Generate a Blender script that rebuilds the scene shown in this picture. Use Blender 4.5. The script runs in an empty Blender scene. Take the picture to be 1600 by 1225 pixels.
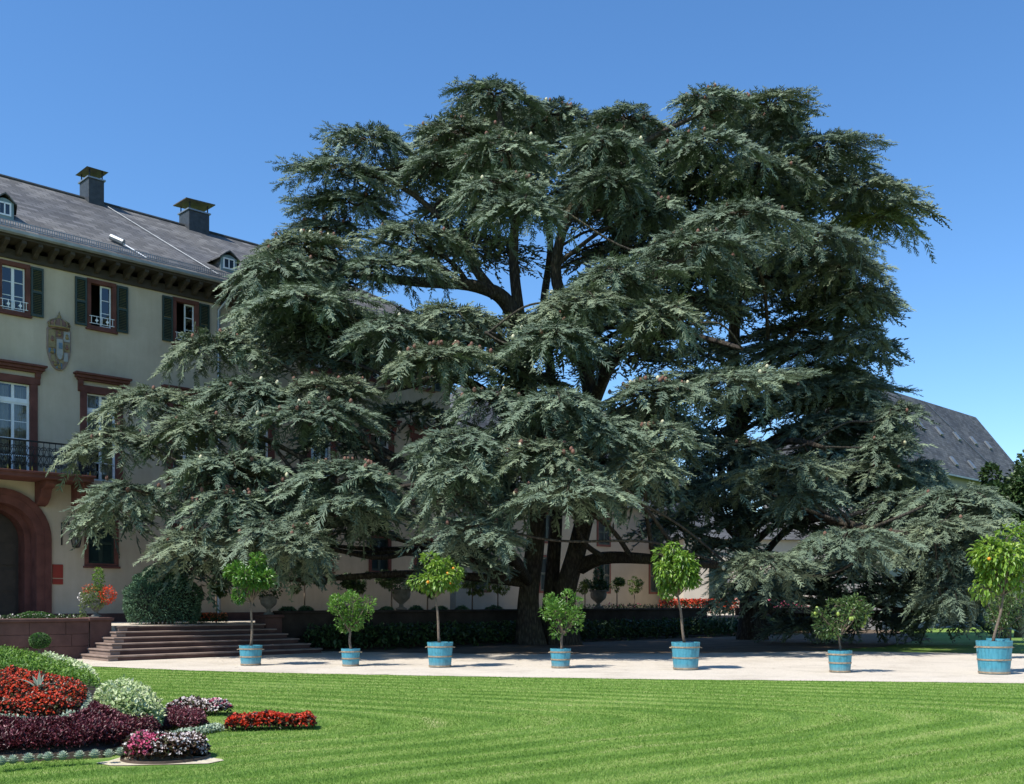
import bpy, bmesh, math, random
import numpy as np
from mathutils import Vector, Matrix

random.seed(7)
rng = np.random.default_rng(11)
SC = bpy.context.scene
COL = SC.collection
PI = math.pi

# ------------------------------------------------------------------ camera, sky, sun, exposure
CAMZ, F, HY = 1.6, 1600.0, 940.0          # eye height, focal length and horizon row in photo pixels
cd = bpy.data.cameras.new("camera"); cam = bpy.data.objects.new("camera", cd); COL.objects.link(cam)
cam.location = (0, 0, CAMZ); cam.rotation_euler = (PI / 2, 0, 0)
cd.sensor_width = 36.0; cd.lens = 36.0; cd.shift_y = (HY - 612.5) / 1600.0
cd.clip_start = 0.1; cd.clip_end = 3000
SC.camera = cam

SUN_EL = math.radians(56)
SUN_AZ = math.atan2(-0.765, -0.645)       # direction towards the sun, x = sin, y = cos
TO_SUN = Vector((math.sin(SUN_AZ) * math.cos(SUN_EL), math.cos(SUN_AZ) * math.cos(SUN_EL), math.sin(SUN_EL)))
w = bpy.data.worlds.new("World"); SC.world = w; w.use_nodes = True
nt = w.node_tree; nt.nodes.clear()
out = nt.nodes.new("ShaderNodeOutputWorld"); bg = nt.nodes.new("ShaderNodeBackground"); sky = nt.nodes.new("ShaderNodeTexSky")
sky.sky_type = 'NISHITA'; sky.sun_disc = False; sky.sun_elevation = SUN_EL; sky.sun_rotation = SUN_AZ
sky.air_density = 1.0; sky.dust_density = 0.0; sky.ozone_density = 6.0; sky.altitude = 0
bg.inputs["Strength"].default_value = 0.15
hs = nt.nodes.new("ShaderNodeHueSaturation"); hs.inputs["Saturation"].default_value = 1.13
nt.links.new(sky.outputs[0], hs.inputs["Color"]); nt.links.new(hs.outputs[0], bg.inputs[0]); nt.links.new(bg.outputs[0], out.inputs[0])
sl = bpy.data.lights.new("sun", 'SUN'); sl.energy = 4.75; sl.angle = math.radians(0.53); sl.color = (1.0, 0.955, 0.88)
so = bpy.data.objects.new("sun", sl); COL.objects.link(so); so.location = TO_SUN * 60
so.rotation_euler = TO_SUN.to_track_quat('Z', 'Y').to_euler()
SC.view_settings.view_transform = 'Standard'; SC.view_settings.look = 'None'
SC.view_settings.exposure = 0.46; SC.view_settings.gamma = 1.0; SC.view_settings.use_curve_mapping = False
SC.render.engine = 'CYCLES'
cy = SC.cycles
cy.max_bounces = 6; cy.diffuse_bounces = 2; cy.glossy_bounces = 3; cy.transmission_bounces = 4; cy.transparent_max_bounces = 8
cy.use_denoising = True
cy.sample_clamp_indirect = 6.0

# ------------------------------------------------------------------ helpers
def P(px, py, Y):                          # photo pixel at a chosen distance -> place
    return np.array(((px - 800) / F * Y, Y, CAMZ + (HY - py) / F * Y))
def G(px, py, z=0.0):                      # photo pixel on level ground of height z
    Y = F * (CAMZ - z) / (py - HY)
    return np.array(((px - 800) / F * Y, Y, z))
BX, BY = -13.56, 35.0                      # a point of the palace front; DV runs along it, NV out of it
DV = np.array((0.718, 0.696)); NV = np.array((0.696, -0.718))
def FP(t, o, z): return (BX + DV[0] * t + NV[0] * o, BY + DV[1] * t + NV[1] * o, z)
def T(px, o=0.0):
    u = (px - 800) / F
    return (u * (BY + o * NV[1]) - BX - o * NV[0]) / (DV[0] - u * DV[1])
def ZF(px, py, o=0.0):
    Y = BY + o * NV[1] + DV[1] * T(px, o)
    return CAMZ + (HY - py) / F * Y
FANG = math.atan2(DV[1], DV[0])

class MB:
    def __init__(s, fn=None): s.v = []; s.f = []; s.m = []; s.fn = fn; s.mi = 0
    def add(s, vs, fs):
        b = len(s.v)
        if s.fn: vs = [s.fn(*p) for p in vs]
        s.v += [tuple(p) for p in vs]; s.f += [tuple(i + b for i in f) for f in fs]; s.m += [s.mi] * len(fs)
        return s
    def box(s, x0, x1, y0, y1, z0, z1):
        return s.add([(x0,y0,z0),(x1,y0,z0),(x1,y1,z0),(x0,y1,z0),(x0,y0,z1),(x1,y0,z1),(x1,y1,z1),(x0,y1,z1)],
                     [(0,3,2,1),(4,5,6,7),(0,1,5,4),(1,2,6,5),(2,3,7,6),(3,0,4,7)])
    def frustum(s, b, t, z0, z1):          # b, t = (x0,x1,y0,y1)
        return s.add([(b[0],b[2],z0),(b[1],b[2],z0),(b[1],b[3],z0),(b[0],b[3],z0),(t[0],t[2],z1),(t[1],t[2],z1),(t[1],t[3],z1),(t[0],t[3],z1)],
                     [(0,3,2,1),(4,5,6,7),(0,1,5,4),(1,2,6,5),(2,3,7,6),(3,0,4,7)])
    def poly(s, pts): return s.add(pts, [tuple(range(len(pts)))])
    def prism(s, pts2, a, b, axis='y'):    # outline pts2 in (x,z) pushed along y, or in (x,y) along z
        n = len(pts2)
        if axis == 'y': vs = [(p[0], a, p[1]) for p in pts2] + [(p[0], b, p[1]) for p in pts2]
        elif axis == 'x': vs = [(a, p[0], p[1]) for p in pts2] + [(b, p[0], p[1]) for p in pts2]
        else: vs = [(p[0], p[1], a) for p in pts2] + [(p[0], p[1], b) for p in pts2]
        return s.add(vs, [tuple(range(n))[::-1], tuple(range(n, 2 * n))] + [(i, (i + 1) % n, n + (i + 1) % n, n + i) for i in range(n)])
    def lathe(s, prof, n=16, c=(0, 0, 0), rfun=None):
        vs = []; fs = []
        for r, z in prof:
            for k in range(n):
                a = 2 * PI * k / n; rr = r * (rfun(a, z) if rfun else 1)
                vs.append((c[0] + rr * math.cos(a), c[1] + rr * math.sin(a), c[2] + z))
        for i in range(len(prof) - 1):
            for k in range(n):
                fs.append((i * n + k, i * n + (k + 1) % n, (i + 1) * n + (k + 1) % n, (i + 1) * n + k))
        fs.append(tuple(range(n))[::-1]); fs.append(tuple((len(prof) - 1) * n + k for k in range(n)))
        return s.add(vs, fs)
    def tube(s, pts, rad, n=6, rfun=None, cap=True):
        pts = [Vector(p) for p in pts]; N = len(pts)
        if not hasattr(rad, '__len__'): rad = [rad] * N
        vs = []; fs = []; ref = None
        for i in range(N):
            d = (pts[min(i + 1, N - 1)] - pts[max(i - 1, 0)]).normalized()
            if ref is None: ref = Vector((0, 0, 1)) if abs(d.z) < .9 else Vector((1, 0, 0))
            a = d.cross(ref)
            if a.length < 1e-4: a = d.cross(Vector((0, 1, 0)))
            a.normalize(); b = a.cross(d).normalized(); ref = b
            for k in range(n):
                t = 2 * PI * k / n; r = rad[i] * (rfun(t, i / (N - 1)) if rfun else 1)
                q = pts[i] + a * (math.cos(t) * r) + b * (math.sin(t) * r); vs.append(tuple(q))
        for i in range(N - 1):
            for k in range(n): fs.append((i * n + k, i * n + (k + 1) % n, (i + 1) * n + (k + 1) % n, (i + 1) * n + k))
        if cap and n > 2: fs.append(tuple(range(n))[::-1]); fs.append(tuple((N - 1) * n + k for k in range(n)))
        return s.add(vs, fs)
    def build(s, name, mats, parent=None, smooth=False, fixn=True, bevel=0):
        me = bpy.data.meshes.new(name); me.from_pydata(s.v, [], s.f); me.update()
        if fixn:
            bm = bmesh.new(); bm.from_mesh(me); bmesh.ops.recalc_face_normals(bm, faces=bm.faces); bm.to_mesh(me); bm.free()
        if not isinstance(mats, (list, tuple)): mats = [mats]
        for m in mats: me.materials.append(m)
        if len(mats) > 1: me.polygons.foreach_set("material_index", s.m)
        if smooth: me.polygons.foreach_set("use_smooth", [True] * len(me.polygons))
        o = link(name, me, parent)
        if bevel:
            b = o.modifiers.new("bevel", 'BEVEL'); b.width = bevel; b.segments = 1; b.limit_method = 'ANGLE'
        return o

def link(name, data, parent=None):
    o = bpy.data.objects.new(name, data); COL.objects.link(o)
    if parent is not None:
        o.parent = parent
        L = parent.location if parent.parent is None else Vector((0, 0, 0))
        o.matrix_parent_inverse = Matrix.Translation(-L)
    return o
def tag(o, label, cat, group=None):
    o["label"] = label; o["category"] = cat
    if group: o["group"] = group
    return o
def thing(name, loc, label, cat, group=None):
    o = bpy.data.objects.new(name, None); COL.objects.link(o); o.location = loc; o.empty_display_size = .3
    return tag(o, label, cat, group)
def struct(o): o["kind"] = "structure"; return o
def stuff(o): o["kind"] = "stuff"; return o

def bulk(name, V, Fa, mats, parent=None, v=None, mi=None):
    V = np.ascontiguousarray(V, dtype=np.float32); Fa = np.ascontiguousarray(Fa, dtype=np.int32)
    me = bpy.data.meshes.new(name); k = Fa.shape[1]
    me.vertices.add(len(V)); me.vertices.foreach_set("co", V.ravel())
    me.loops.add(Fa.size); me.loops.foreach_set("vertex_index", Fa.ravel())
    me.polygons.add(len(Fa)); me.polygons.foreach_set("loop_start", np.arange(0, Fa.size, k, dtype=np.int32))
    if not isinstance(mats, (list, tuple)): mats = [mats]
    for m in mats: me.materials.append(m)
    if mi is not None: me.polygons.foreach_set("material_index", np.ascontiguousarray(mi, dtype=np.int32))
    if v is not None:
        a = me.attributes.new("v", 'FLOAT', 'POINT'); a.data.foreach_set("value", np.ascontiguousarray(v, dtype=np.float32))
    me.update(calc_edges=True)
    return link(name, me, parent)

def norm(a): return a / np.maximum(np.linalg.norm(a, axis=-1, keepdims=True), 1e-9)
def frames(D, U):                          # columns: along D, sideways, up
    D = norm(D); S = norm(np.cross(U, D)); N = np.cross(D, S)
    return np.stack((D, S, N), axis=-1)
def rdir(n):
    return norm(rng.normal(size=(n, 3)))
def leaves(Pt, D, U, L, W, fold=.25, curl=.15):   # one folded leaf of two triangles at each point
    n = len(Pt); R = frames(D, U); L = np.broadcast_to(L, n); W = np.broadcast_to(W, n)
    z = np.zeros(n)
    loc = np.stack((np.stack((z, z, z), -1), np.stack((L * .45, W * .5, W * fold), -1),
                    np.stack((L * .45, -W * .5, W * fold), -1), np.stack((L, z, -L * curl), -1)), 1)
    V = np.einsum('nij,nkj->nki', R, loc) + Pt[:, None, :]
    b = (np.arange(n) * 4)[:, None]
    Fa = np.concatenate((b + np.array([[0, 2, 3]]), b + np.array([[0, 3, 1]])))
    return V.reshape(-1, 3), Fa
def join(parts):                           # list of (V,F,v) -> one
    Vs = []; Fs = []; vs = []; b = 0
    for V, Fa, v in parts:
        Vs.append(V); Fs.append(Fa + b); vs.append(v); b += len(V)
    return np.concatenate(Vs), np.concatenate(Fs), np.concatenate(vs)

# ------------------------------------------------------------------ materials
def new_mat(name):
    m = bpy.data.materials.new(name); m.use_nodes = True
    n = m.node_tree; b = n.nodes["Principled BSDF"]; return m, n, b
def col4(c): return (c[0], c[1], c[2], 1)
def N(n, t, **kw):
    x = n.nodes.new(t)
    for k, v in kw.items():
        if k in x.inputs: x.inputs[k].default_value = v
        else: setattr(x, k, v)
    return x
def ramp(n, src, stops):
    r = n.nodes.new("ShaderNodeValToRGB"); e = r.color_ramp.elements
    while len(e) < len(stops): e.new(0.5)
    for i, (p, c) in enumerate(stops): e[i].position = p; e[i].color = col4(c)
    n.links.new(src, r.inputs[0]); return r.outputs[0]
def mix(n, f, a, b, mode='MIX'):
    x = n.nodes.new("ShaderNodeMix"); x.data_type = 'RGBA'; x.blend_type = mode
    for s, i in ((f, 0), (a, 6), (b, 7)):
        if hasattr(s, 'links'): n.links.new(s, x.inputs[i])
        else: x.inputs[i].default_value = s if i == 0 else col4(s)
    return x.outputs[2]
def noise(n, scale, detail=4, rough=.6, coord=None, dist=0):
    x = N(n, "ShaderNodeTexNoise", Scale=scale, Detail=detail, Roughness=rough, Distortion=dist)
    if coord is None:
        g = n.nodes.new("ShaderNodeNewGeometry"); coord = g.outputs["Position"]
    n.links.new(coord, x.inputs["Vector"]); return x.outputs["Fac"]
def bump(n, b, h, strength, dist=.02):
    x = N(n, "ShaderNodeBump", Strength=strength, Distance=dist)
    n.links.new(h, x.inputs["Height"]); n.links.new(x.outputs[0], b.inputs["Normal"]); return x
def simple(name, c, rough=.6, var=.25, scale=3.0, metal=0.0, bmp=.15, bscale=40, spec=.5):
    m, n, b = new_mat(name)
    a = noise(n, scale, 5); cc = ramp(n, a, ((.3, [x * (1 - var) for x in c]), (.7, [min(1, x * (1 + var)) for x in c])))
    n.links.new(cc, b.inputs["Base Color"]); b.inputs["Roughness"].default_value = rough; b.inputs["Metallic"].default_value = metal
    b.inputs["Specular IOR Level"].default_value = spec
    if bmp: bump(n, b, noise(n, bscale, 3), bmp)
    return m
def leafmat(name, stops, rough=.5, trans=.25, spec=.4):
    m, n, b = new_mat(name)
    a = n.nodes.new("ShaderNodeAttribute"); a.attribute_name = "v"
    c = ramp(n, a.outputs["Fac"], stops); n.links.new(c, b.inputs["Base Color"])
    b.inputs["Roughness"].default_value = rough; b.inputs["Specular IOR Level"].default_value = spec
    if trans:
        t = n.nodes.new("ShaderNodeBsdfTranslucent"); n.links.new(c, t.inputs[0])
        x = n.nodes.new("ShaderNodeMixShader"); x.inputs[0].default_value = trans
        n.links.new(b.outputs[0], x.inputs[1]); n.links.new(t.outputs[0], x.inputs[2])
        n.links.new(x.outputs[0], n.nodes["Material Output"].inputs[0])
    return m
def facade_coord(n, zs=1.0):               # (along the front, height * zs) so that courses run with the palace
    g = n.nodes.new("ShaderNodeNewGeometry")
    d = N(n, "ShaderNodeVectorMath", operation='DOT_PRODUCT'); d.inputs[1].default_value = (DV[0], DV[1], 0)
    n.links.new(g.outputs["Position"], d.inputs[0])
    s = n.nodes.new("ShaderNodeSeparateXYZ"); n.links.new(g.outputs["Position"], s.inputs[0])
    mu = N(n, "ShaderNodeMath", operation='MULTIPLY'); mu.inputs[1].default_value = zs; n.links.new(s.outputs[2], mu.inputs[0])
    c = n.nodes.new("ShaderNodeCombineXYZ"); n.links.new(d.outputs["Value"], c.inputs[0]); n.links.new(mu.outputs[0], c.inputs[1])
    return c.outputs[0]
def slate(name, c, zs=1.8, roww=.16, brw=.3):
    m, n, b = new_mat(name)
    t = n.nodes.new("ShaderNodeTexBrick"); n.links.new(facade_coord(n, zs), t.inputs["Vector"])
    t.inputs["Scale"].default_value = 1; t.inputs["Row Height"].default_value = roww; t.inputs["Brick Width"].default_value = brw
    t.inputs["Mortar Size"].default_value = .012; t.inputs["Mortar Smooth"].default_value = .3
    t.inputs["Color1"].default_value = col4([x * .66 for x in c]); t.inputs["Color2"].default_value = col4([x * 1.3 for x in c])
    t.inputs["Mortar"].default_value = col4([x * .35 for x in c])
    st = ramp(n, noise(n, .35, 5), ((.35, (.75, .76, .78)), (.65, (1.15, 1.12, 1.05))))
    n.links.new(mix(n, 1.0, t.outputs["Color"], st, 'MULTIPLY'), b.inputs["Base Color"])
    b.inputs["Roughness"].default_value = .75; b.inputs["Specular IOR Level"].default_value = .25
    bump(n, b, t.outputs["Fac"], .6, -.02)
    return m

M = {}
def plaster():
    m, n, b = new_mat("plaster")
    a = ramp(n, noise(n, .6, 6, .65), ((.3, (.425, .352, .265)), (.7, (.535, .455, .355))))
    s = N(n, "ShaderNodeMapping"); g = n.nodes.new("ShaderNodeNewGeometry"); n.links.new(g.outputs["Position"], s.inputs[0]); s.inputs["Scale"].default_value = (2.2, 2.2, .25)
    st = ramp(n, noise(n, 1.5, 5, .6, s.outputs[0]), ((.35, (.93, .92, .91)), (.6, (1, 1, 1))))
    n.links.new(mix(n, 1.0, a, st, 'MULTIPLY'), b.inputs["Base Color"]); b.inputs["Roughness"].default_value = .9; b.inputs["Specular IOR Level"].default_value = .15
    bump(n, b, noise(n, 60, 3), .2, .01); return m
M['plaster'] = plaster()
M['sand'] = simple("red_sandstone", (.125, .050, .041), .85, .28, 2.2, bmp=.35, bscale=30, spec=.2)
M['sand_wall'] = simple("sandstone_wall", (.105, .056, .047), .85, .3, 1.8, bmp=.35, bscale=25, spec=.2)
M['riser'] = simple("riser_stone", (.085, .047, .040), .85, .3, 2.0, bmp=.3, bscale=25, spec=.2)
M['shade_wall'] = simple("shade_darkened_wall", (.045, .036, .030), .9, .4, 1.5, bmp=.4, bscale=14, spec=.1)  # deep shade under the canopy put into the stone colour
M['step'] = simple("step_stone", (.25, .185, .152), .85, .3, 2.0, bmp=.3, bscale=25, spec=.2)
M['white'] = simple("white_paint", (.72, .74, .76), .45, .06, 5, bmp=.05)
M['shutter'] = simple("shutter_green", (.018, .035, .028), .5, .25, 4, bmp=.1)
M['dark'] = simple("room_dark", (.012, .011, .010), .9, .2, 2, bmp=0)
M['curtain'] = simple("curtain", (.42, .41, .37), .9, .12, 6, bmp=.1)
M['slate'] = slate("roof_slate", (.128, .127, .128), 1.8, .30, .42)
M['slate2'] = slate("far_slate", (.085, .09, .10), 1.6, .28, .4)
M['slate3'] = simple("slate_cladding", (.032, .037, .041), .6, .35, 6, bmp=.4, bscale=12)
M['rust'] = simple("rusty_plate", (.075, .055, .038), .6, .45, 5, bmp=.2)
M['wood_eave'] = simple("eave_wood", (.040, .031, .023), .8, .3, 3, bmp=.2)
M['zinc'] = simple("zinc", (.24, .26, .275), .45, .2, 3, metal=.6, bmp=.05)
M['iron'] = simple("black_iron", (.012, .012, .013), .45, .3, 6, metal=.3, bmp=.1)
M['gold'] = simple("gilding", (.62, .42, .09), .35, .2, 6, metal=.7, bmp=.05)
M['plaque'] = simple("red_plaque", (.26, .028, .018), .5, .1, 5, bmp=0)
M['plaque_txt'] = simple("plaque_dark", (.12, .012, .01), .5, .1, 5, bmp=0)
M['grey_stone'] = simple("urn_stone", (.15, .14, .12), .85, .3, 6, bmp=.35, bscale=30)
M['arms_stone'] = simple("arms_stone", (.24, .175, .15), .8, .2, 6, bmp=.3)
M['arms_blue'] = simple("arms_blue", (.10, .16, .22), .7, .2, 8, bmp=.2)
M['arms_gold'] = simple("arms_gold", (.23, .175, .085), .6, .25, 8, bmp=.2)
M['arms_silver'] = simple("arms_silver", (.30, .30, .295), .7, .15, 8, bmp=.2)
M['arms_red'] = simple("arms_red", (.19, .105, .085), .7, .2, 8, bmp=.2)
M['edging'] = simple("metal_edging", (.085, .055, .038), .7, .3, 5, bmp=.2)
M['soil'] = simple("soil", (.05, .034, .023), .95, .4, 8, bmp=.6, bscale=30)
M['bark'] = simple("citrus_bark", (.15, .115, .085), .9, .3, 12, bmp=.4, bscale=40)
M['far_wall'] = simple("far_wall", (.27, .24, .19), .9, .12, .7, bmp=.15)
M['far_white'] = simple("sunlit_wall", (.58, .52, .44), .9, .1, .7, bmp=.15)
def cedar_bark():
    m, n, b = new_mat("cedar_bark")
    s = N(n, "ShaderNodeMapping"); g = n.nodes.new("ShaderNodeNewGeometry"); n.links.new(g.outputs["Position"], s.inputs[0]); s.inputs["Scale"].default_value = (1, 1, .3)
    vo = N(n, "ShaderNodeTexVoronoi", Scale=15.0); n.links.new(s.outputs[0], vo.inputs["Vector"])
    c = ramp(n, vo.outputs["Distance"], ((.05, (.11, .093, .076)), (.6, (.045, .037, .031))))
    k = ramp(n, noise(n, .8, 4), ((.4, (.8, .8, .8)), (.65, (1.05, 1.1, .85))))
    n.links.new(mix(n, 1.0, c, k, 'MULTIPLY'), b.inputs["Base Color"]); b.inputs["Roughness"].default_value = .9; b.inputs["Specular IOR Level"].default_value = .2
    bump(n, b, vo.outputs["Distance"], .9, -.05); return m
M['cedar_bark'] = cedar_bark()
def glass():
    m, n, b = new_mat("window_glass"); n.nodes.remove(b)
    t = n.nodes.new("ShaderNodeBsdfTransparent"); t.inputs[0].default_value = (.8, .84, .85, 1)
    g = n.nodes.new("ShaderNodeBsdfGlossy"); g.inputs["Roughness"].default_value = .03
    lw = N(n, "ShaderNodeFresnel", IOR=1.5)
    ad = N(n, "ShaderNodeMath", operation='MULTIPLY_ADD'); ad.inputs[1].default_value = 1.6; ad.inputs[2].default_value = .04
    n.links.new(lw.outputs[0], ad.inputs[0])
    x = n.nodes.new("ShaderNodeMixShader"); n.links.new(ad.outputs[0], x.inputs[0]); n.links.new(t.outputs[0], x.inputs[1]); n.links.new(g.outputs[0], x.inputs[2])
    n.links.new(x.outputs[0], n.nodes["Material Output"].inputs[0]); return m
M['glass'] = glass()
def tub_paint():
    m, n, b = new_mat("tub_blue")
    s = N(n, "ShaderNodeMapping"); g = n.nodes.new("ShaderNodeTexCoord"); n.links.new(g.outputs["Object"], s.inputs[0]); s.inputs["Scale"].default_value = (14, 14, 1.5)
    c = ramp(n, noise(n, 1.5, 5, .6, s.outputs[0]), ((.3, (.036, .195, .26)), (.5, (.052, .262, .345)), (.75, (.085, .32, .40))))
    gm = n.nodes.new("ShaderNodeNewGeometry"); sz = n.nodes.new("ShaderNodeSeparateXYZ"); n.links.new(gm.outputs["Position"], sz.inputs[0])
    dirt = ramp(n, noise(n, 7, 6, .7), ((.52, (1, 1, 1)), (.72, (.62, .58, .52))))
    splash = n.nodes.new("ShaderNodeMapRange"); n.links.new(sz.outputs[2], splash.inputs[0]); splash.inputs[1].default_value = 0; splash.inputs[2].default_value = .16; splash.inputs[3].default_value = .55; splash.inputs[4].default_value = 0
    c = mix(n, 1.0, c, dirt, 'MULTIPLY'); c = mix(n, splash.outputs[0], c, (.30, .27, .22))
    n.links.new(c, b.inputs["Base Color"]); b.inputs["Roughness"].default_value = .6
    bump(n, b, noise(n, 1.5, 4, .6, s.outputs[0]), .3); return m
M['tub'] = tub_paint()
M['hoop'] = simple("rusty_hoop", (.31, .24, .16), .6, .35, 14, metal=.2, bmp=.2)
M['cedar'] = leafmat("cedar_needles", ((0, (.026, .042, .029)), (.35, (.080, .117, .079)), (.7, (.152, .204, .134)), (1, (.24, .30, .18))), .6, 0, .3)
M['cone'] = simple("cedar_cone", (.16, .075, .05), .8, .4, 20, bmp=.2)
M['cone2'] = simple("pale_cone", (.50, .48, .32), .8, .2, 20, bmp=.2)
M['citrus1'] = leafmat("citrus_leaf", ((0, (.03, .09, .014)), (.5, (.085, .21, .026)), (1, (.20, .36, .055))), .35, .3, .5)
M['citrus2'] = leafmat("citrus_leaf_pale", ((0, (.06, .13, .018)), (.5, (.155, .29, .03)), (1, (.32, .44, .06))), .38, .35, .5)
M['citrus3'] = leafmat("lemon_leaf", ((0, (.03, .07, .02)), (.5, (.075, .14, .035)), (1, (.19, .26, .07))), .35, .3, .5)
M['orange'] = simple("orange_fruit", (.75, .27, .01), .45, .1, 10, bmp=.1)
M['lemon'] = simple("green_lemon", (.24, .32, .05), .45, .15, 10, bmp=.1)
M['yew'] = leafmat("yew_needles", ((0, (.022, .052, .032)), (.5, (.07, .15, .08)), (1, (.14, .24, .12))), .6, .1)
M['box'] = leafmat("box_leaf", ((0, (.02, .06, .012)), (.5, (.05, .135, .022)), (1, (.10, .21, .035))), .5, .2)
M['hedge'] = leafmat("bright_hedge", ((0, (.03, .085, .01)), (.5, (.09, .20, .018)), (1, (.19, .33, .03))), .5, .25)
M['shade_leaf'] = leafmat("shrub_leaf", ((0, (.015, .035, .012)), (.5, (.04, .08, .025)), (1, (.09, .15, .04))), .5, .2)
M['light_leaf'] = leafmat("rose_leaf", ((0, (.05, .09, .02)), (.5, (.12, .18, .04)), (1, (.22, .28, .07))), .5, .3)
M['varieg'] = leafmat("variegated_leaf", ((0, (.15, .24, .06)), (.35, (.30, .41, .15)), (.7, (.52, .60, .32)), (1, (.72, .75, .52))), .55, .25)
M['silver'] = leafmat("silver_leaf", ((0, (.17, .24, .14)), (.5, (.34, .43, .30)), (1, (.58, .64, .50))), .6, .15)
M['purple'] = leafmat("purple_leaf", ((0, (.024, .006, .008)), (.5, (.090, .017, .024)), (.85, (.18, .036, .048)), (1, (.36, .14, .16))), .4, .15)
M['bronze'] = leafmat("bronze_leaf", ((0, (.025, .02, .010)), (.5, (.06, .022, .014)), (1, (.07, .09, .025))), .4, .15)
M['redfl'] = leafmat("red_flower", ((0, (.34, .018, .006)), (.5, (.60, .035, .010)), (1, (.72, .11, .03))), .5, .25)
M['pinkfl'] = leafmat("pink_flower", ((0, (.45, .035, .10)), (.5, (.62, .08, .19)), (1, (.75, .28, .38))), .5, .25)
M['whitefl'] = leafmat("white_flower", ((0, (.60, .45, .42)), (.4, (.75, .68, .64)), (1, (.85, .82, .78))), .5, .25)
M['orangefl'] = leafmat("orange_flower", ((0, (.50, .06, .02)), (.5, (.65, .14, .05)), (1, (.75, .30, .16))), .5, .25)
M['agave'] = leafmat("agave_leaf", ((0, (.06, .10, .07)), (.5, (.13, .18, .13)), (1, (.34, .36, .26))), .45, .1)

LN = (5.0, 14.4, .12)                       # mowing lanes: nested bends opening to the left about this point and heading
def lawn_mat():
    m, n, b = new_mat("lawn")
    g = n.nodes.new("ShaderNodeNewGeometry"); s = n.nodes.new("ShaderNodeSeparateXYZ"); n.links.new(g.outputs["Position"], s.inputs[0])
    def mth(op, a, bb=None, c=None):
        x = N(n, "ShaderNodeMath", operation=op)
        for i, q in enumerate((a, bb, c)):
            if q is None: continue
            if hasattr(q, 'links'): n.links.new(q, x.inputs[i])
            else: x.inputs[i].default_value = q
        return x.outputs[0]
    ca, sa = math.cos(LN[2]), math.sin(LN[2]); dx = mth('SUBTRACT', s.outputs[0], LN[0]); dy = mth('SUBTRACT', s.outputs[1], LN[1])
    xa = mth('ADD', mth('MULTIPLY', dx, ca), mth('MULTIPLY', dy, sa)); ya = mth('SUBTRACT', mth('MULTIPLY', dy, ca), mth('MULTIPLY', dx, sa))
    wob = noise(n, .25, 2)
    dist = mth('ADD', mth('ADD', mth('MULTIPLY', xa, .45), mth('MULTIPLY', mth('SQRT', mth('ADD', mth('MULTIPLY', ya, ya), 1.6)), .89)), mth('MULTIPLY', wob, .9))
    st = mth('SINE', mth('MULTIPLY', dist, 2 * PI / .62))
    st2 = mth('SINE', mth('MULTIPLY', dist, 2 * PI / .23))
    f = mth('ADD', mth('MULTIPLY_ADD', st, .26, .5), mth('MULTIPLY', st2, .09))
    big = noise(n, .5, 5, .6); fine = noise(n, 16, 6, .75)
    f2 = mth('ADD', f, mth('MULTIPLY', mth('SUBTRACT', big, .5), .9)); f3 = mth('ADD', f2, mth('MULTIPLY', mth('SUBTRACT', fine, .5), .9))
    c = ramp(n, f3, ((.1, (.075, .165, .02)), (.45, (.15, .265, .04)), (.75, (.25, .345, .08)), (1, (.38, .41, .16))))
    n.links.new(c, b.inputs["Base Color"]); b.inputs["Roughness"].default_value = .75; b.inputs["Specular IOR Level"].default_value = .25
    bump(n, b, noise(n, 45, 5, .7), .8, .04); return m
M['lawn'] = lawn_mat()
def gravel():
    m, n, b = new_mat("gravel")
    vo = N(n, "ShaderNodeTexVoronoi", Scale=60.0); g = n.nodes.new("ShaderNodeNewGeometry"); n.links.new(g.outputs["Position"], vo.inputs["Vector"])
    c = ramp(n, vo.outputs["Color"], ((.0, (.50, .44, .36)), (1, (.68, .61, .51))))
    k = ramp(n, noise(n, .7, 6, .7), ((.3, (.78, .765, .74)), (.5, (.97, .965, .955)), (.75, (1.05, 1.04, 1.03))))
    n.links.new(mix(n, 1.0, c, k, 'MULTIPLY'), b.inputs["Base Color"]); b.inputs["Roughness"].default_value = .95; b.inputs["Specular IOR Level"].default_value = .1
    bump(n, b, vo.outputs["Distance"], .5, .02); return m
M['gravel'] = gravel()
M['dirt'] = simple("needle_litter", (.115, .078, .045), .95, .4, 1.2, bmp=.6, bscale=20)
M['blade'] = leafmat("grass_blade", ((0, (.06, .145, .013)), (.5, (.185, .325, .045)), (1, (.42, .50, .16))), .6, .3, .3)

# ------------------------------------------------------------------ ground, path, terrace
g = MB().poly([(-700, -60, 0), (700, -60, 0), (700, 1200, 0), (-700, 1200, 0)]).build("lawn", M['lawn']); struct(g)
def sheet(name, pts, z, mat, jag=0.0):
    q = []
    for i in range(len(pts)):
        a = np.array(pts[i]); b = np.array(pts[(i + 1) % len(pts)]); L = np.linalg.norm(b - a); k = max(1, int(L / .35)) if jag else 1
        for j in range(k):
            p = a + (b - a) * j / k + (rng.normal(size=2) * jag if j else 0); q.append((p[0], p[1], z))
    return struct(MB().poly(q).build(name, mat))
EDGE = ((150, 1041.5), (300, 1048), (480, 1052.5), (720, 1057), (1050, 1062), (1400, 1065.5), (1600, 1068)); e0 = G(*EDGE[0]); e1 = G(*EDGE[-1]); sl_ = (e1[1] - e0[1]) / (e1[0] - e0[0])
sheet("gravel_path", [(-24, e0[1] + sl_ * (-24 - e0[0])), (e0[0], e0[1]), *[tuple(G(*q)[:2]) for q in EDGE[1:-1]], (e1[0], e1[1]), (30, e1[1] + sl_ * (30 - e1[0])),
      (30, 29.2), (15.6, 31.3), (12.2, 32.4), (9, 33.2), (0, 34.5), (-6, 36), (-24, 38)], .006, M['gravel'], .045)
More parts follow.
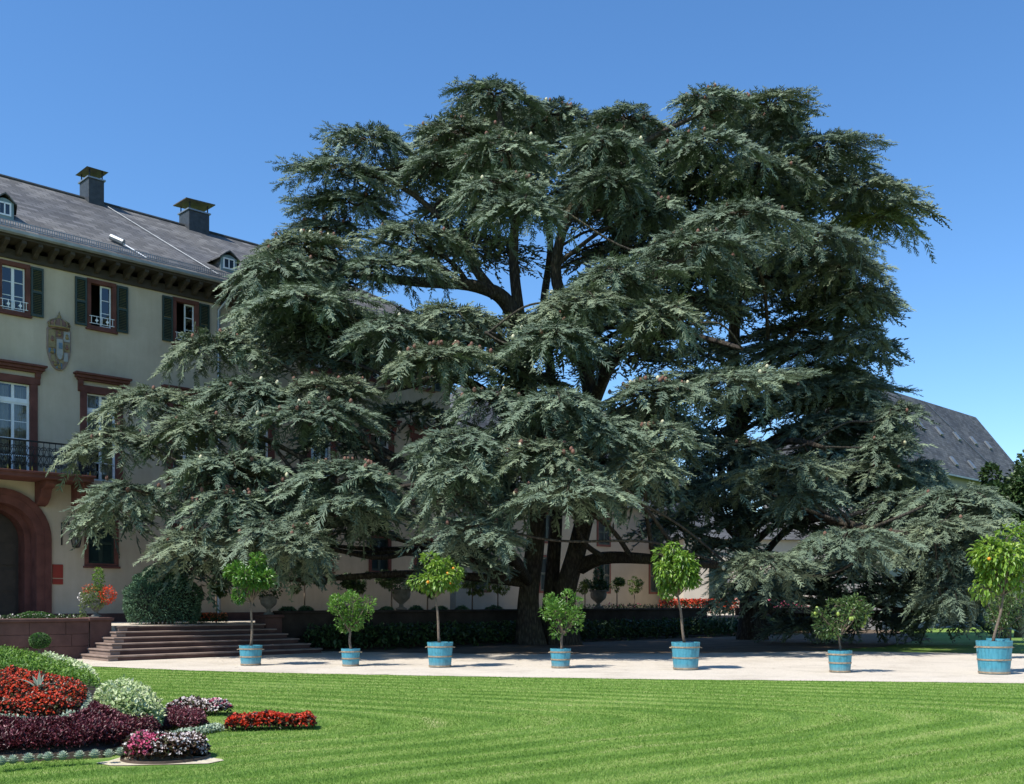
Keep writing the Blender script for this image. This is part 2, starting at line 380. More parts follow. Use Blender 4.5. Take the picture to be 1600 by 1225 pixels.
sheet("needle_litter_ground", [(-7.0, 33.2), (-4.5, 32.2), (-1, 31.2), (3, 31.4), (7, 32.0), (9.5, 33.0), (13, 36), (18, 44), (22, 60), (8, 60), (-5, 37)], .012, M['dirt'], .12)
OW = 5.68                                   # the terrace wall stands this far out from the palace front
z_t = .9
tr = MB(FP).box(-22, 45, -30, OW - .05, -.1, z_t).build("terrace", M['gravel']); struct(tr)

# stone steps, each step a block with a projecting tread
stp = thing("stone_steps", FP(0, 6.6, 0), "broad flight of reddish stone steps climbing to the palace terrace", "steps")
for k in range(6):
    t0, t1, o1 = -3.41 + .2 * k, 3.35 - .2 * k, 7.56 - .34 * k
    b = MB(FP); z0, z1 = .15 * k - (.05 if k == 0 else 0.0) + .0015 * k, .15 * (k + 1)
    b.mi = 1; b.box(t0 + .3, t1 - .03, OW - .06 + .002 * k, o1 - .03, z0, z1 - .045)
    b.mi = 0; b.box(t0 + .03, t0 + .3, OW - .06 + .002 * k, o1 - .031, z0, z1 - .045)
    b.box(t0, t1, OW - .062 + .002 * k, o1, z1 - .045, z1)
    b.build("step", [M['step'], M['riser']], stp, bevel=.008)

# terrace walls
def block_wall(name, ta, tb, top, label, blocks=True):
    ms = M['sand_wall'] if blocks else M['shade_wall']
    o = thing(name, FP((ta + tb) / 2, OW, 0), label, "wall")
    MB(FP).box(ta, tb, OW - .5, OW - .02, -.05, top - .1).build("core", ms, o)
    MB(FP).box(ta - .02, tb + .02, OW - .55, OW + .07, top - .1, top).build("coping", ms, o, bevel=.02)
    if blocks:
        zs = [0.0, .36, .70, top - .102]
        for r in range(3):
            t = ta - (.5 if r % 2 else 0)
            while t < tb:
                L = random.uniform(.95, 1.25); a, c = max(t, ta), min(t + L, tb)
                if c - a > .1:
                    MB(FP).box(a + .004, c - .004, OW - .05, OW + random.uniform(.0, .012), zs[r] + .004, zs[r + 1] - .004).build("block", M['sand_wall'], o, bevel=.006)
                t += L
    return o
block_wall("terrace_wall", -16, -3.15, 1.14, "red sandstone terrace wall beside the steps at the left edge")
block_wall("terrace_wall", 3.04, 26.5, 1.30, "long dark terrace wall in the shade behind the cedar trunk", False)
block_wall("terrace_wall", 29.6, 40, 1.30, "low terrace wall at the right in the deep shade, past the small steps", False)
def pier(tc, z, label):
    o = thing("wall_pier", FP(tc, OW, 0), label, "pier")
    MB(FP).box(tc - .3, tc + .3, OW - .62, OW + .05, 0, z - .1).build("shaft", M['sand_wall'], o, bevel=.01)
    MB(FP).box(tc - .36, tc + .36, OW - .68, OW + .11, z - .1, z).build("cap", M['sand_wall'], o, bevel=.02)
pier(-2.83, 1.16, "stone pier at the top left corner of the steps, under the geranium urn")
pier(2.72, 1.18, "shaded stone pier at the right end of the broad steps")
o = thing("garden_steps", FP(28, OW, 0), "small shaded flight of stone steps in the gap of the far terrace wall", "steps")
for k in range(5):
    MB(FP).box(26.6, 29.5, OW - .5 + .01 * k, OW + 1.3 - .28 * k, .18 * k + (.0 if k else -.05), .18 * (k + 1)).build("step", M['step'], o, bevel=.008)

# ------------------------------------------------------------------ the palace
pal = thing("palace", FP(0, -6, .9), "cream palace with grey slate roof, red sandstone window frames and green shutters", "building")
TL, TR = -17.0, 15.05
Z0 = z_t
Zs = ZF(180, 427)                           # wall top under the eaves
cols = [-11.9, -9.0, -6.1, T(21.5), T(158.5), T(290), 5.45, 8.3, 11.2, 13.6]
w3 = (ZF(158, 517), ZF(158, 439)); w3w = T(181) - T(135)
ba_o = 1.25
zsl = ZF(50, 736, ba_o); zrail = ZF(50, 690, ba_o)
w2t = ZF(160, 606); w1 = (ZF(158, 886), ZF(158, 811)); w1w = T(185) - T(132)
op = []                                     # wall openings
for c in cols:
    op.append((c - w3w / 2 + .08, c + w3w / 2 - .08, w3[0] + .08, w3[1] - .08))
    op.append((c - .58, c + .58, zsl + .02, w2t - .1))
ac = T(-2); ro = T(79) - ac; zat = ZF(0, 762); zsp = zat - ro
op.append((ac - ro, ac + ro, Z0, zat))
gf = [c for c in cols if abs(c - ac) > 2.2]
for c in gf: op.append((c - w1w / 2 + .1, c + w1w / 2 - .1, w1[0] + .1, w1[1] - .08))
ts = sorted({TL, TR} | {x for q in op for x in q[:2]}); zs = sorted({Z0 - .2, Zs} | {x for q in op for x in q[2:]})
wb = MB(FP)
for i in range(len(ts) - 1):
    for j in range(len(zs) - 1):
        tm, zm = (ts[i] + ts[i + 1]) / 2, (zs[j] + zs[j + 1]) / 2
        if any(q[0] < tm < q[1] and q[2] < zm < q[3] for q in op): continue
        wb.poly([(ts[i], 0, zs[j]), (ts[i + 1], 0, zs[j]), (ts[i + 1], 0, zs[j + 1]), (ts[i], 0, zs[j + 1])])
for s in (-1, 1):                           # the wall beside the portal arch
    A = [(ac + s * ro * math.sin(a), zsp + ro * math.cos(a)) for a in np.linspace(0, PI / 2, 13)]
    for a, b in zip(A, A[1:]): wb.poly([(a[0], 0, a[1]), (b[0], 0, b[1]), (b[0], 0, zat), (a[0], 0, zat)])
wb.poly([(TR, 0, Z0 - .2), (TR, -13, Z0 - .2), (TR, -13, Zs), (TR, 0, Zs)]).poly([(TL, 0, Z0 - .2), (TL, -13, Z0 - .2), (TL, -13, Zs), (TL, 0, Zs)])
wb.poly([(TL, -13, Z0 - .2), (TR, -13, Z0 - .2), (TR, -13, Zs), (TL, -13, Zs)])
wb.build("wall", M['plaster'], pal, fixn=False)
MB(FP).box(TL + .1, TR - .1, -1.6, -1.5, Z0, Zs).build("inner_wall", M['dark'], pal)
MB(FP).box(TL + .05, TR + .03, .0, .05, Z0 - .2, Z0 + .32).build("plinth", M['sand'], pal, bevel=.01) if False else None
pl = MB(FP)
pl.box(TL, ac - ro - .02, -.05, .05, Z0 - .2, Z0 + .3); pl.box(ac + ro + .02, TR + .04, -.05, .05, Z0 - .2, Z0 + .3)
pl.build("plinth", M['sand_wall'], pal, bevel=.01)

def ring(b, t0, t1, z0, z1, tw, zb, zt, o0, o1):     # a frame of four butted bars
    b.box(t0, t0 + tw, o0, o1, z0 + zb, z1 - zt); b.box(t1 - tw, t1, o0, o1, z0 + zb, z1 - zt)
    b.box(t0, t1, o0, o1, z1 - zt, z1); b.box(t0, t1, o0, o1, z0, z0 + zb)
def shutter(b, t0, t1, z0, z1, o):
    ring(b, t0, t1, z0, z1, .06, .08, .08, o, o + .045)
    b.box(t0 + .06, t1 - .06, o, o + .045, (z0 + z1) / 2 - .04, (z0 + z1) / 2 + .04)
    z = z0 + .1
    while z < z1 - .1:
        if abs(z - (z0 + z1) / 2) > .06: b.add([(t0 + .06, o + .005, z + .05), (t1 - .06, o + .005, z + .05), (t1 - .06, o + .04, z), (t0 + .06, o + .04, z)], [(0, 1, 2, 3)])
        z += .055
def sash(win, t0, t1, z0, z1, o, rows, swing=0.0, hinge=None):   # one white leaf with its panes, may stand open
    def fn(t, oo, z):
        if not swing: return FP(t, oo, z)
        r = t - hinge; q = oo - o
        return FP(hinge + r * math.cos(swing) - q * math.sin(swing), o + r * math.sin(swing) + q * math.cos(swing), z)
    b = MB(fn); ring(b, t0, t1, z0, z1, .045, .06, .05, o, o + .04)
    hh = (z1 - z0 - .11) / rows
    for k in range(1, rows): b.box(t0 + .045, t1 - .045, o + .005, o + .035, z0 + .06 + hh * k - .012, z0 + .06 + hh * k + .012)
    b.build("casement", M['white'], win)
    for k in range(rows):
        a = z0 + .06 + hh * k + (.012 if k else 0); c = z0 + .06 + hh * (k + 1) - (.012 if k < rows - 1 else 0)
        MB(fn).poly([(t0 + .045, o + .02, a), (t1 - .045, o + .02, a), (t1 - .045, o + .02, c), (t0 + .045, o + .02, c)]).build("pane", M['glass'], win, fixn=False)

for i, c in enumerate(cols):
    near = i < 7
    # top storey: window with shutters and a little rail
    t0, t1 = c - w3w / 2, c + w3w / 2; z0, z1 = w3
    b = MB(FP); ring(b, t0, t1, z0, z1, .14, .13, .14, -.18, .045)
    b.box(t0 - .04, t1 + .04, -.1, .10, z0 - .03, z0 + .03)
    win = b.build("window", M['sand'], pal, bevel=.008)
    mid = c
    a0, a1, b0, b1 = t0 + .14, t1 - .14, z0 + .13, z1 - .14
    if i == 4: sash(win, a0 + .01, mid, b0, b1, -.14, 3, -2.0, a0); sash(win, mid, a1, b0, b1, -.14, 3)
    elif i == 5: sash(win, a0 + .01, mid, b0, b1, -.14, 3, -2.1, a0); sash(win, mid, a1, b0, b1, -.14, 3, .0)
    else: sash(win, a0, mid, b0, b1, -.14, 3); sash(win, mid, a1, b0, b1, -.14, 3)
    r = MB(FP)
    for zz in (b0 + .06, b0 + .30): r.box(a0 - .06, a1 + .06, .05, .068, zz, zz + .018)
    for q in range(5):
        tq = a0 + (a1 - a0) * q / 4; r.box(tq - .007, tq + .007, .052, .066, b0 + .06, b0 + .30)
    for q in (.25, .75):
        tq = a0 + (a1 - a0) * q; r.prism([(tq - .06, b0 + .18), (tq, b0 + .12), (tq + .06, b0 + .18), (tq, b0 + .24)], .048, .070)
    r.build("window_rail", M['white'], win)
    for s in (-1, 1):
        x0 = t0 - .40 if s < 0 else t1 + .01
        b = MB(FP); shutter(b, x0, x0 + .39, z0 + .06, z1 - .04, .03); b.build("shutter", M['shutter'], pal)
    # main storey: tall window under a bracketed hood
    t0, t1 = c - .72, c + .72; zb = zsl + .02; zt = w2t
    b = MB(FP); b.box(t0, t0 + .22, -.18, .06, zb, zt - .24); b.box(t1 - .22, t1, -.18, .06, zb, zt - .24); b.box(t0, t1, -.18, .06, zt - .24, zt)
    win = b.build("window", M['sand'], pal, bevel=.008)
    hb = MB(FP); hz = ZF(160, 588)
    hb.box(c - .95, c + .95, .0, .30, hz - .07, hz); hb.box(c - .90, c + .90, .0, .22, hz - .17, hz - .072); hb.box(c - .84, c + .84, .0, .14, hz - .24, hz - .172)
    hood = hb.build("hood", M['sand'], win, bevel=.01)
    for s in (-1, 1):
        x = c + s * .72
        MB(FP).prism([(.005, hz - .24), (.13, hz - .242), (.12, hz - .36), (.07, hz - .44), (.07, hz - .58), (.005, hz - .62)], x - .08, x + .08, 'x').build("hood_bracket", M['sand'], win, bevel=.008)
    a0, a1 = t0 + .22, t1 - .22; trz = zt - .24 - .62
    b = MB(FP); b.box(a0, a1, -.15, -.08, trz, trz + .09); b.box(a0, a0 + .03, -.15, -.09, zb, zt - .24); b.box(a1 - .03, a1, -.15, -.09, zb, zt - .24); b.build("transom", M['white'], win)
    for x0, x1 in ((a0 + .03, c), (c, a1 - .03)):
        sash(win, x0, x1, trz + .09, zt - .24, -.14, 1); sash(win, x0, x1, zb, trz, -.14, 4)
    cu = MB(FP); n = 30
    for x0, x1 in ((a0, c - .06), (c + .06, a1)):
        pts = [(x0 + (x1 - x0) * q / n, -.30 + .03 * math.sin(q * 1.7), 0) for q in range(n + 1)]
        for p, q in zip(pts, pts[1:]): cu.poly([(p[0], p[1], zb + .02), (q[0], q[1], zb + .02), (q[0], q[1], zt - .3), (p[0], p[1], zt - .3)])
    cu.build("curtain", M['curtain'], win, smooth=True, fixn=False)
for c in gf:                                # ground floor: closed shutters in sandstone frames
    t0, t1 = c - w1w / 2, c + w1w / 2
    b = MB(FP); ring(b, t0, t1, w1[0], w1[1], .13, .12, .13, -.16, .05); b.box(t0 - .04, t1 + .04, -.1, .11, w1[0] - .04, w1[0] + .03)
    win = b.build("window", M['sand'], pal, bevel=.008)
    for x0, x1 in ((t0 + .13, c - .004), (c + .004, t1 - .13)):
        b = MB(FP); shutter(b, x0, x1, w1[0] + .12, w1[1] - .13, -.10); b.box(x0 + .05, x1 - .05, -.12, -.102, w1[0] + .14, w1[1] - .15); b.build("shutter", M['shutter'], win)

# portal
pr = MB(FP); ri = ro - .46
for (ra, rb, oa, ob) in ((ro + .003, ro - .2, -.2, .10), (ro - .2, ri, -.55, .06), (ri, ri - .18, -1.1, -.5)):
    n = 20; A = [(ac - ra, Z0)] + [(ac - ra * math.cos(a), zsp + ra * math.sin(a)) for a in np.linspace(0, PI, n)] + [(ac + ra, Z0)]
    B = [(ac - rb, Z0)] + [(ac - rb * math.cos(a), zsp + rb * math.sin(a)) for a in np.linspace(0, PI, n)] + [(ac + rb, Z0)]
    vs = [(p[0], oa, p[1]) for p in A] + [(p[0], ob, p[1]) for p in A] + [(p[0], oa, p[1]) for p in B] + [(p[0], ob, p[1]) for p in B]
    k = len(A); fs = []
    for q in range(k - 1):
        fs += [(k + q, k + q + 1, 3 * k + q + 1, 3 * k + q), (q, q + 1, k + q + 1, k + q), (2 * k + q, 2 * k + q + 1, 3 * k + q + 1, 3 * k + q), (q, q + 1, 2 * k + q + 1, 2 * k + q)]
    pr.add(vs, fs)
por = pr.build("portal", M['sand'], pal)
rd = ri - .18
dr = MB(FP); dr.prism([(ac - rd, Z0), (ac + rd, Z0)] + [(ac + rd * math.cos(a), zsp + rd * math.sin(a)) for a in np.linspace(0, PI, 16)], -1.14, -1.08)
for s in (-1, 1):
    for q in range(3): dr.box(ac + s * .1 if s > 0 else ac - rd + .1, ac + rd - .1 if s > 0 else ac - .1, -1.10, -1.03, Z0 + .2 + q * .85, Z0 + .9 + q * .85)
dr.build("door", simple("door_wood", (.035, .024, .018), .5, .3, 4), por)

# balcony
bt1 = T(146, ba_o); bt0 = ac - (bt1 - ac)
bal = MB(FP).box(bt0, bt1, .0, ba_o + .06, zsl - .20, zsl).box(bt0 - .05, bt1 + .05, .0, ba_o + .12, zsl - .07, zsl - .002).build("balcony", M['sand'], pal, bevel=.01)
for tc in (T(73, .6), T(130, .6) , 2 * ac - T(73, .6), 2 * ac - T(130, .6)):
    MB(FP).prism([(.002, zsl - .202), (1.05, zsl - .203), (1.05, zsl - .34), (.85, zsl - .42), (.62, zsl - .46), (.5, zsl - .72), (.25, zsl - .92), (.002, zsl - .98)], tc - .17, tc + .17, 'x').build("bracket", M['sand'], bal, bevel=.015)
def scroll(c, r, turns, a0, sgn, zoff=0):
    return [(c[0] + sgn * r * (1 - .75 * q / 14) * math.cos(a0 + turns * 2 * PI * q / 14), c[1] + r * (1 - .75 * q / 14) * math.sin(a0 + turns * 2 * PI * q / 14)) for q in range(15)]
hr = zrail - zsl; pw = .36
pm = MB(); gm = MB()
def wire(pts, r=.011): pm.tube([(p[0], 0, p[1]) for p in pts], r, 4, cap=False)
for x in (0.0, pw / 2): wire([(x, 0), (x, hr)], .012)
for s in (-1, 1):
    c = pw / 4
    for off in (0, pw / 2):
        wire(scroll((off + c - s * .035, hr * .78), .06, 1.3, PI / 2, s)); wire(scroll((off + c - s * .03, hr * .22), .065, 1.3, -PI / 2, s))
        wire([(off + c - s * .075, hr * .25), (off + c - s * .02, hr * .4), (off + c + s * .07, hr * .55), (off + c + s * .03, hr * .72)])
        wire(scroll((off + c + s * .035, hr * .52), .04, 1.2, 0, s))
pmesh = pm.build("panel", M['iron'], bal); base_me = pmesh.data
fin = MB(); fin.lathe([(.004, .16), (.018, .1), (.03, .05), (.014, .02), (.02, 0)], 6); fmo = fin.build("finial", M['gold'], bal); fme = fmo.data
bpy.data.objects.remove(pmesh); bpy.data.objects.remove(fmo)
def put(name, me, parent, loc, rz):
    o = bpy.data.objects.new(name, me); COL.objects.link(o); o.parent = parent
    L = parent.location if parent.parent is None else Vector((0, 0, 0))
    o.matrix_parent_inverse = Matrix.Translation(-L); o.location = loc; o.rotation_euler = (0, 0, rz); return o
t = bt0
while t < bt1 - pw * .5:
    put("railing_panel", base_me, bal, FP(t, ba_o, zsl), FANG); put("finial", fme, bal, FP(t + pw / 2, ba_o + .03, zsl), FANG); t += pw
for tt in (bt0, bt1):
    for q in range(3): put("railing_panel", base_me, bal, FP(tt, .05 + q * .37, zsl), FANG - PI / 2)
MB(FP).box(bt0 - .02, bt1 + .02, ba_o - .03, ba_o + .03, zrail - .01, zrail + .035).box(bt0 - .03, bt0 + .03, .0, ba_o - .03, zrail - .01, zrail + .03).box(bt1 - .03, bt1 + .03, .0, ba_o - .03, zrail - .01, zrail + .03).build("handrail", M['iron'], bal)

# eaves, gutter, roof
EO = .78; ze = ZF(180, 398, EO + .05)       # gutter
cor = MB(FP).box(TL, TR + .7, .0, EO - .02, Zs + .16, Zs + .22).box(TL, TR + .05, .0, .10, Zs - .30, Zs - .002).box(TL, TR + .72, EO - .06, EO, Zs + .221, ze - .02)
cor.box(TR + .002, TR + .7, -13, .0, Zs + .16, Zs + .22)
cor.build("cornice", M['wood_eave'], pal, bevel=.01)
bk = MB().prism([(0, .155), (.62, .155), (.62, .06), (.5, .0), (.3, -.05), (.15, -.16), (0, -.2)], -.07, .07, 'x').build("bracket", M['wood_eave'], pal); bme = bk.data; bpy.data.objects.remove(bk)
t = TL + .3
while t < TR:
    put("eave_bracket", bme, pal, FP(t, .101, Zs), FANG - PI / 2 + PI / 2 + 0.0).rotation_euler = (0, 0, FANG - PI); t += .5
gu = MB(FP).prism([(EO, ze - .1), (EO + .06, ze - .12), (EO + .13, ze - .07), (EO + .14, ze + .015), (EO + .12, ze + .015), (EO + .11, ze - .05), (EO + .05, ze - .09), (EO + .002, ze - .05)], TL, TR + .8, 'x')
gu.build("gutter", M['zinc'], pal)
RB = 6.4                                    # ridge set back
pr_o = -RB
def ridge_z():
    u = (180 - 800) / F; t = T(180, pr_o); Y = BY + pr_o * NV[1] + DV[1] * t; return CAMZ + (HY - 324) / F * Y
zr = ridge_z(); TRI = TR + .75; hipt = TRI - 6.6
def RP(t, f):                               # a point on the front slope, f from eave 0 to ridge 1
    return (t, EO + (pr_o - EO) * f, ze + (zr - ze) * f)
rf = MB(FP)
back = pr_o * 2 - EO
rf.poly([(TL, EO, ze), (TRI, EO, ze), (hipt, pr_o, zr), (TL, pr_o, zr)])
rf.poly([(TRI, EO, ze), (TRI, back, ze), (hipt, pr_o, zr)])
rf.poly([(TRI, back, ze), (TL, back, ze), (TL, pr_o, zr), (hipt, pr_o, zr)])
rf.poly([(TL, EO, ze), (TL, pr_o, zr), (TL, back, ze)])
roof = rf.build("roof", M['slate'], pal, fixn=False)
MB(FP).tube([(TL, pr_o, zr + .02), (hipt, pr_o, zr + .02)], .07, 6).tube([(hipt, pr_o, zr + .02), (TRI, EO, ze + .03)], .07, 6).build("ridge_cap", M['slate3'], roof)
sg = MB(FP); t = TL
for f in (.045, .075):
    p0, p1 = RP(TL, f), RP(TRI - .5, f); sg.box(TL, TRI - .5, p0[1] - .01, p0[1] + .01, p0[2] + .03, p0[2] + .05)
p = RP(0, .06)
while t < TRI - .6: sg.box(t, t + .02, p[1] - .008, p[1] + .008, p[2] - .02, p[2] + .20); t += .075
sg.box(TL, TRI - .5, p[1] - .01, p[1] + .01, p[2] + .19, p[2] + .21)
sg.build("snow_guard", M['zinc'], roof)
def onroof(px, py):                         # where the photo pixel meets the front slope
    a = np.array(FP(*RP(0, 0))); b = np.array(FP(*RP(1, 0))) - a; c = np.array(FP(*RP(0, 1))) - a
    d = np.array(((px - 800) / F, 1, (HY - py) / F)); o_ = np.array((0, 0, CAMZ))
    s = np.linalg.solve(np.stack((b, c, -d), 1), o_ - a); return s[0], s[1]
def chimney(x0, x1, yb, yt, cap, tilt):
    ta, _ = onroof(x0, yb); o0 = pr_o
    tc = T((x0 + x1) / 2, o0); Y = BY + o0 * NV[1] + DV[1] * tc; h = (yb - yt) / F * Y; wd = (x1 - x0) / F * Y * .62
    z0 = zr - .5; z1 = zr + h * .98
    c = MB(FP).box(tc - wd / 2, tc + wd / 2, o0 - .45, o0 + .45, z0, z1).build("chimney", M['slate3'], roof, bevel=.01)
    MB(FP).box(tc - wd / 2 - .05, tc + wd / 2 + .05, o0 - .5, o0 + .5, z1 + .001, z1 + .06).build("chimney_cap", M['zinc'], c)
    ps = MB(FP)
    for a in (-1, 1):
        for q in (-1, 1): ps.box(tc + a * (wd / 2 - .06) - .02, tc + a * (wd / 2 - .06) + .02, o0 + q * .4 - .02, o0 + q * .4 + .02, z1 + .06, z1 + .36)
    ps.build("rain_hood_post", M['iron'], c)
    e = cap; hp = MB(FP)
    if tilt: hp.add([(tc - wd / 2 - e, o0 - .6, z1 + .37), (tc + wd / 2 + e, o0 - .6, z1 + .42), (tc + wd / 2 + e, o0 + .6, z1 + .42), (tc - wd / 2 - e, o0 + .6, z1 + .37),
                     (tc - wd / 2 - e, o0 - .6, z1 + .41), (tc + wd / 2 + e, o0 - .6, z1 + .46), (tc + wd / 2 + e, o0 + .6, z1 + .46), (tc - wd / 2 - e, o0 + .6, z1 + .41)], [(0, 3, 2, 1), (4, 5, 6, 7), (0, 1, 5, 4), (1, 2, 6, 5), (2, 3, 7, 6), (3, 0, 4, 7)])
    else: hp.frustum((tc - wd / 2 - e, tc + wd / 2 + e, o0 - .6, o0 + .6), (tc - .05, tc + .05, o0 - .05, o0 + .05), z1 + .36, z1 + .56)
    hp.build("rain_hood", M['rust'], c)
chimney(124, 163, 316, 287, .12, False)
chimney(276, 331, 360, 338, .2, True)
def dormer(pxc, pyb, pyt, wpx):             # small dormer with a swept slate hood
    t, f = onroof(pxc, pyb); p = RP(t, f); Y = FP(*p)[1]; h = (pyb - pyt) / F * Y; wd = wpx / F * Y * 1.15; o0, z0 = p[1] + .12, p[2]
    fo = lambda z: EO + (pr_o - EO) * ((z - ze) / (zr - ze))
    d = MB(FP); hw = wd / 2; arch = [(t - hw + wd * q / 8, z0 + h * .62 + h * .16 * math.sin(PI * q / 8)) for q in range(9)]
    d.prism([(t - hw, z0 - .1), (t + hw, z0 - .1)] + arch[::-1], o0 - .12, o0)
    dm = d.build("dormer", simple("dormer_paint", (.17, .24, .26), .6, .15, 4), roof)
    r = MB(FP); A = [(t - hw * 1.9, z0 + h * .42), (t - hw * 1.25, z0 + h * .58), (t - hw * .5, z0 + h * .86), (t, z0 + h), (t + hw * .5, z0 + h * .86), (t + hw * 1.25, z0 + h * .58), (t + hw * 1.9, z0 + h * .42)]
    fr = [(a[0], o0 + .10, a[1]) if abs(a[0] - t) < hw * 1.6 else (a[0], fo(a[1]) + .06, a[1]) for a in A]
    bk_ = [(t + (a[0] - t) * .9, min(fo(a[1]) - .05, o0), a[1] + .03) for a in A]
    fr2 = [(q[0], q[1], q[2] - .05) for q in fr]
    n = len(A); r.add(fr + bk_ + fr2, [(i, i + 1, n + i + 1, n + i) for i in range(n - 1)] + [(i, i + 1, 2 * n + i + 1, 2 * n + i) for i in range(n - 1)])
    s_ = [(t - hw, o0 - .02, z0 + h * .6), (t - hw, o0 - .02, z0 - .1), (t - hw, fo(z0 + h * .6) - .1, z0 + h * .6)]
    r.poly(s_); r.poly([(2 * t - a[0], a[1], a[2]) for a in s_])
    r.build("dormer_roof", M['slate'], dm, fixn=False)
    b = MB(FP); ring(b, t - hw * .7, t + hw * .7, z0 + .02, z0 + h * .6, .05, .05, .05, o0 - .001, o0 + .03); b.box(t - .02, t + .02, o0, o0 + .03, z0 + .06, z0 + h * .58)
    wn = b.build("window", M['white'], dm)
    for s in (0, 1):
        x0 = t - hw * .7 + .05 if s == 0 else t + .02; x1 = t - .02 if s == 0 else t + hw * .7 - .05
        MB(FP).poly([(x0, o0 + .012, z0 + .07), (x1, o0 + .012, z0 + .07), (x1, o0 + .012, z0 + h * .6 - .05), (x0, o0 + .012, z0 + h * .6 - .05)]).build("pane", simple("dormer_glass", (.03, .045, .07), .08, .1, 2, bmp=0), wn, fixn=False)
dormer(355, 423, 393, 24); dormer(5, 339, 303, 24)
def rl(px, py, up=.05): t, f = onroof(px, py); p = RP(t, f); return (p[0], p[1] + up * .5, p[2] + up)
MB(FP).tube([rl(163, 322), rl(250, 376), rl(341, 431)], .018, 4).build("lightning_cable", M['zinc'], roof)
a, b_ = rl(172, 376, .12), rl(192, 385, .12)
hatch = MB(FP).tube([a, b_], .11, 8).build("roof_lamp", M['zinc'], roof)
MB(FP).tube([rl(192, 385, .08), rl(228, 405, .05)], .02, 4).build("roof_lamp_pole", M['white'], roof)
dpx = T(342, .12)
MB(FP).tube([(dpx + .35, EO + .05, ze - .1), (dpx + .3, EO - .15, ze - .3), (dpx, .14, Zs - .55), (dpx, .12, Zs - 1), (dpx, .12, Z0)], .065, 8).build("downpipe", M['zinc'], pal)

# coat of arms on the wall: crown over a quartered shield
cc = T(91); zb, zt = ZF(91, 579), ZF(91, 515); hw = (T(110) - T(73)) / 2
arms = thing("coat_of_arms", FP(cc, 0, zb), "carved and painted stone coat of arms with a crown, between the upper windows", "emblem")
def shield(sx, sz, zc, o0, o1, mat, name, parent):
    H = (zt - zb)
    pts = []
    for q in range(21):
        a = -1 + 2 * q / 20; pts.append((cc + sx * hw * a, zc - sz * H * .5 * (1 - abs(a) ** 2.3) ** .75))
    pts = [(cc - sx * hw, zc + sz * H * .5)] + pts + [(cc + sx * hw, zc + sz * H * .5)]
    return MB(FP).prism(pts, o0, o1).build(name, mat, parent, bevel=.01)
sm = (zb + zt) / 2; H = zt - zb
sh = shield(1, 1, sm, .003, .08, M['arms_stone'], "shield", arms)
flds = [(-.9, -.32, .05, .92, 'arms_gold'), (-.9, -.34, -.22, .0, 'arms_blue'), (.36, .9, .42, .92, 'arms_silver'), (.38, .88, -.05, .36, 'arms_gold'), (-.3, .3, .62, .95, 'arms_red'),
        (-.7, -.34, -.62, -.28, 'arms_gold'), (.36, .72, -.55, -.12, 'arms_silver'), (-.26, .24, -.93, -.66, 'arms_blue'), (-.02, .38, -.66, -.5, 'arms_gold'), (-.55, -.1, -.74, -.64, 'arms_red')]
for x0, x1, a0, a1, mm in flds:
    MB(FP).box(cc + x0 * hw, cc + x1 * hw, .082, .105 + random.random() * .012, sm + a0 * H / 2, sm + a1 * H / 2).build("field", M[mm], sh, bevel=.006)
    if x1 - x0 > .4: MB(FP).lathe([(.01, 0), (.05, .02), (.07, .06), (.03, .1), (.05, .14), (.01, .18)], 6, (cc + (x0 + x1) / 2 * hw, .115, sm + (a0 + a1) / 4 * H - .09)).build("charge", M['arms_gold' if mm != 'arms_gold' else 'arms_red'], sh)
def small(zc):
    pts = [(cc + .30 * hw * a_, zc - .3 * H * .5 * (1 - abs(a_) ** 2.3) ** .75 - .1 * H) for a_ in np.linspace(-1, 1, 13)]
    return [(cc - .3 * hw, zc + .25 * H)] + pts + [(cc + .3 * hw, zc + .25 * H)]
MB(FP).prism(small(sm), .081, .13).build("inner_shield", M['arms_silver'], sh, bevel=.008)
MB(FP).tube([(p[0], .135, p[1]) for p in small(sm)], .012, 5).build("inner_border", M['arms_gold'], sh)
MB(FP).box(cc - .1 * hw, cc + .22 * hw, .131, .15, sm + .02, sm + .22).build("inner_charge", M['arms_blue'], sh, bevel=.01)
zc0, zc1 = zt - .02, ZF(91, 500); cw = hw * .92
cr = MB(FP); n = 14; hh = zc1 - zc0
cr.add([(cc + cw * s * math.sin(a), .05 + .16 * math.cos(a), z) for z, s in ((zc0, .85), (zc0 + .12, .9), (zc0 + .16, 1.0), (zc0 + hh * .62, 1.02), (zc0 + hh * .85, .8), (zc1, .25)) for a in np.linspace(-PI / 2, PI / 2, n)],
       [(i * n + k, i * n + k + 1, (i + 1) * n + k + 1, (i + 1) * n + k) for i in range(5) for k in range(n - 1)])
crn = cr.build("crown", M['arms_red'], arms)
MB(FP).tube([(cc + cw * .93 * math.sin(a), .07 + .17 * math.cos(a), zc0 + .07) for a in np.linspace(-PI / 2, PI / 2, 12)], .035, 6).build("crown_band", M['arms_gold'], crn)
for a in (-1.2, -.6, 0, .6, 1.2):
    MB(FP).tube([(cc + cw * s * math.sin(a), .08 + .17 * math.cos(a) * min(1, s + .1), z) for z, s in ((zc0 + .1, .95), (zc0 + hh * .45, 1.06), (zc0 + hh * .75, .92), (zc1 + .02, .3), (zc1 + .04, .05))], .022, 5).build("crown_arch", M['arms_gold'], crn)
MB(FP).lathe([(.01, 0), (.05, .03), (.065, .08), (.05, .13), (.015, .15), (.03, .18), (.015, .24), (.005, .26)], 8, (cc, .1, zc1)).build("crown_orb", M['arms_gold'], crn)

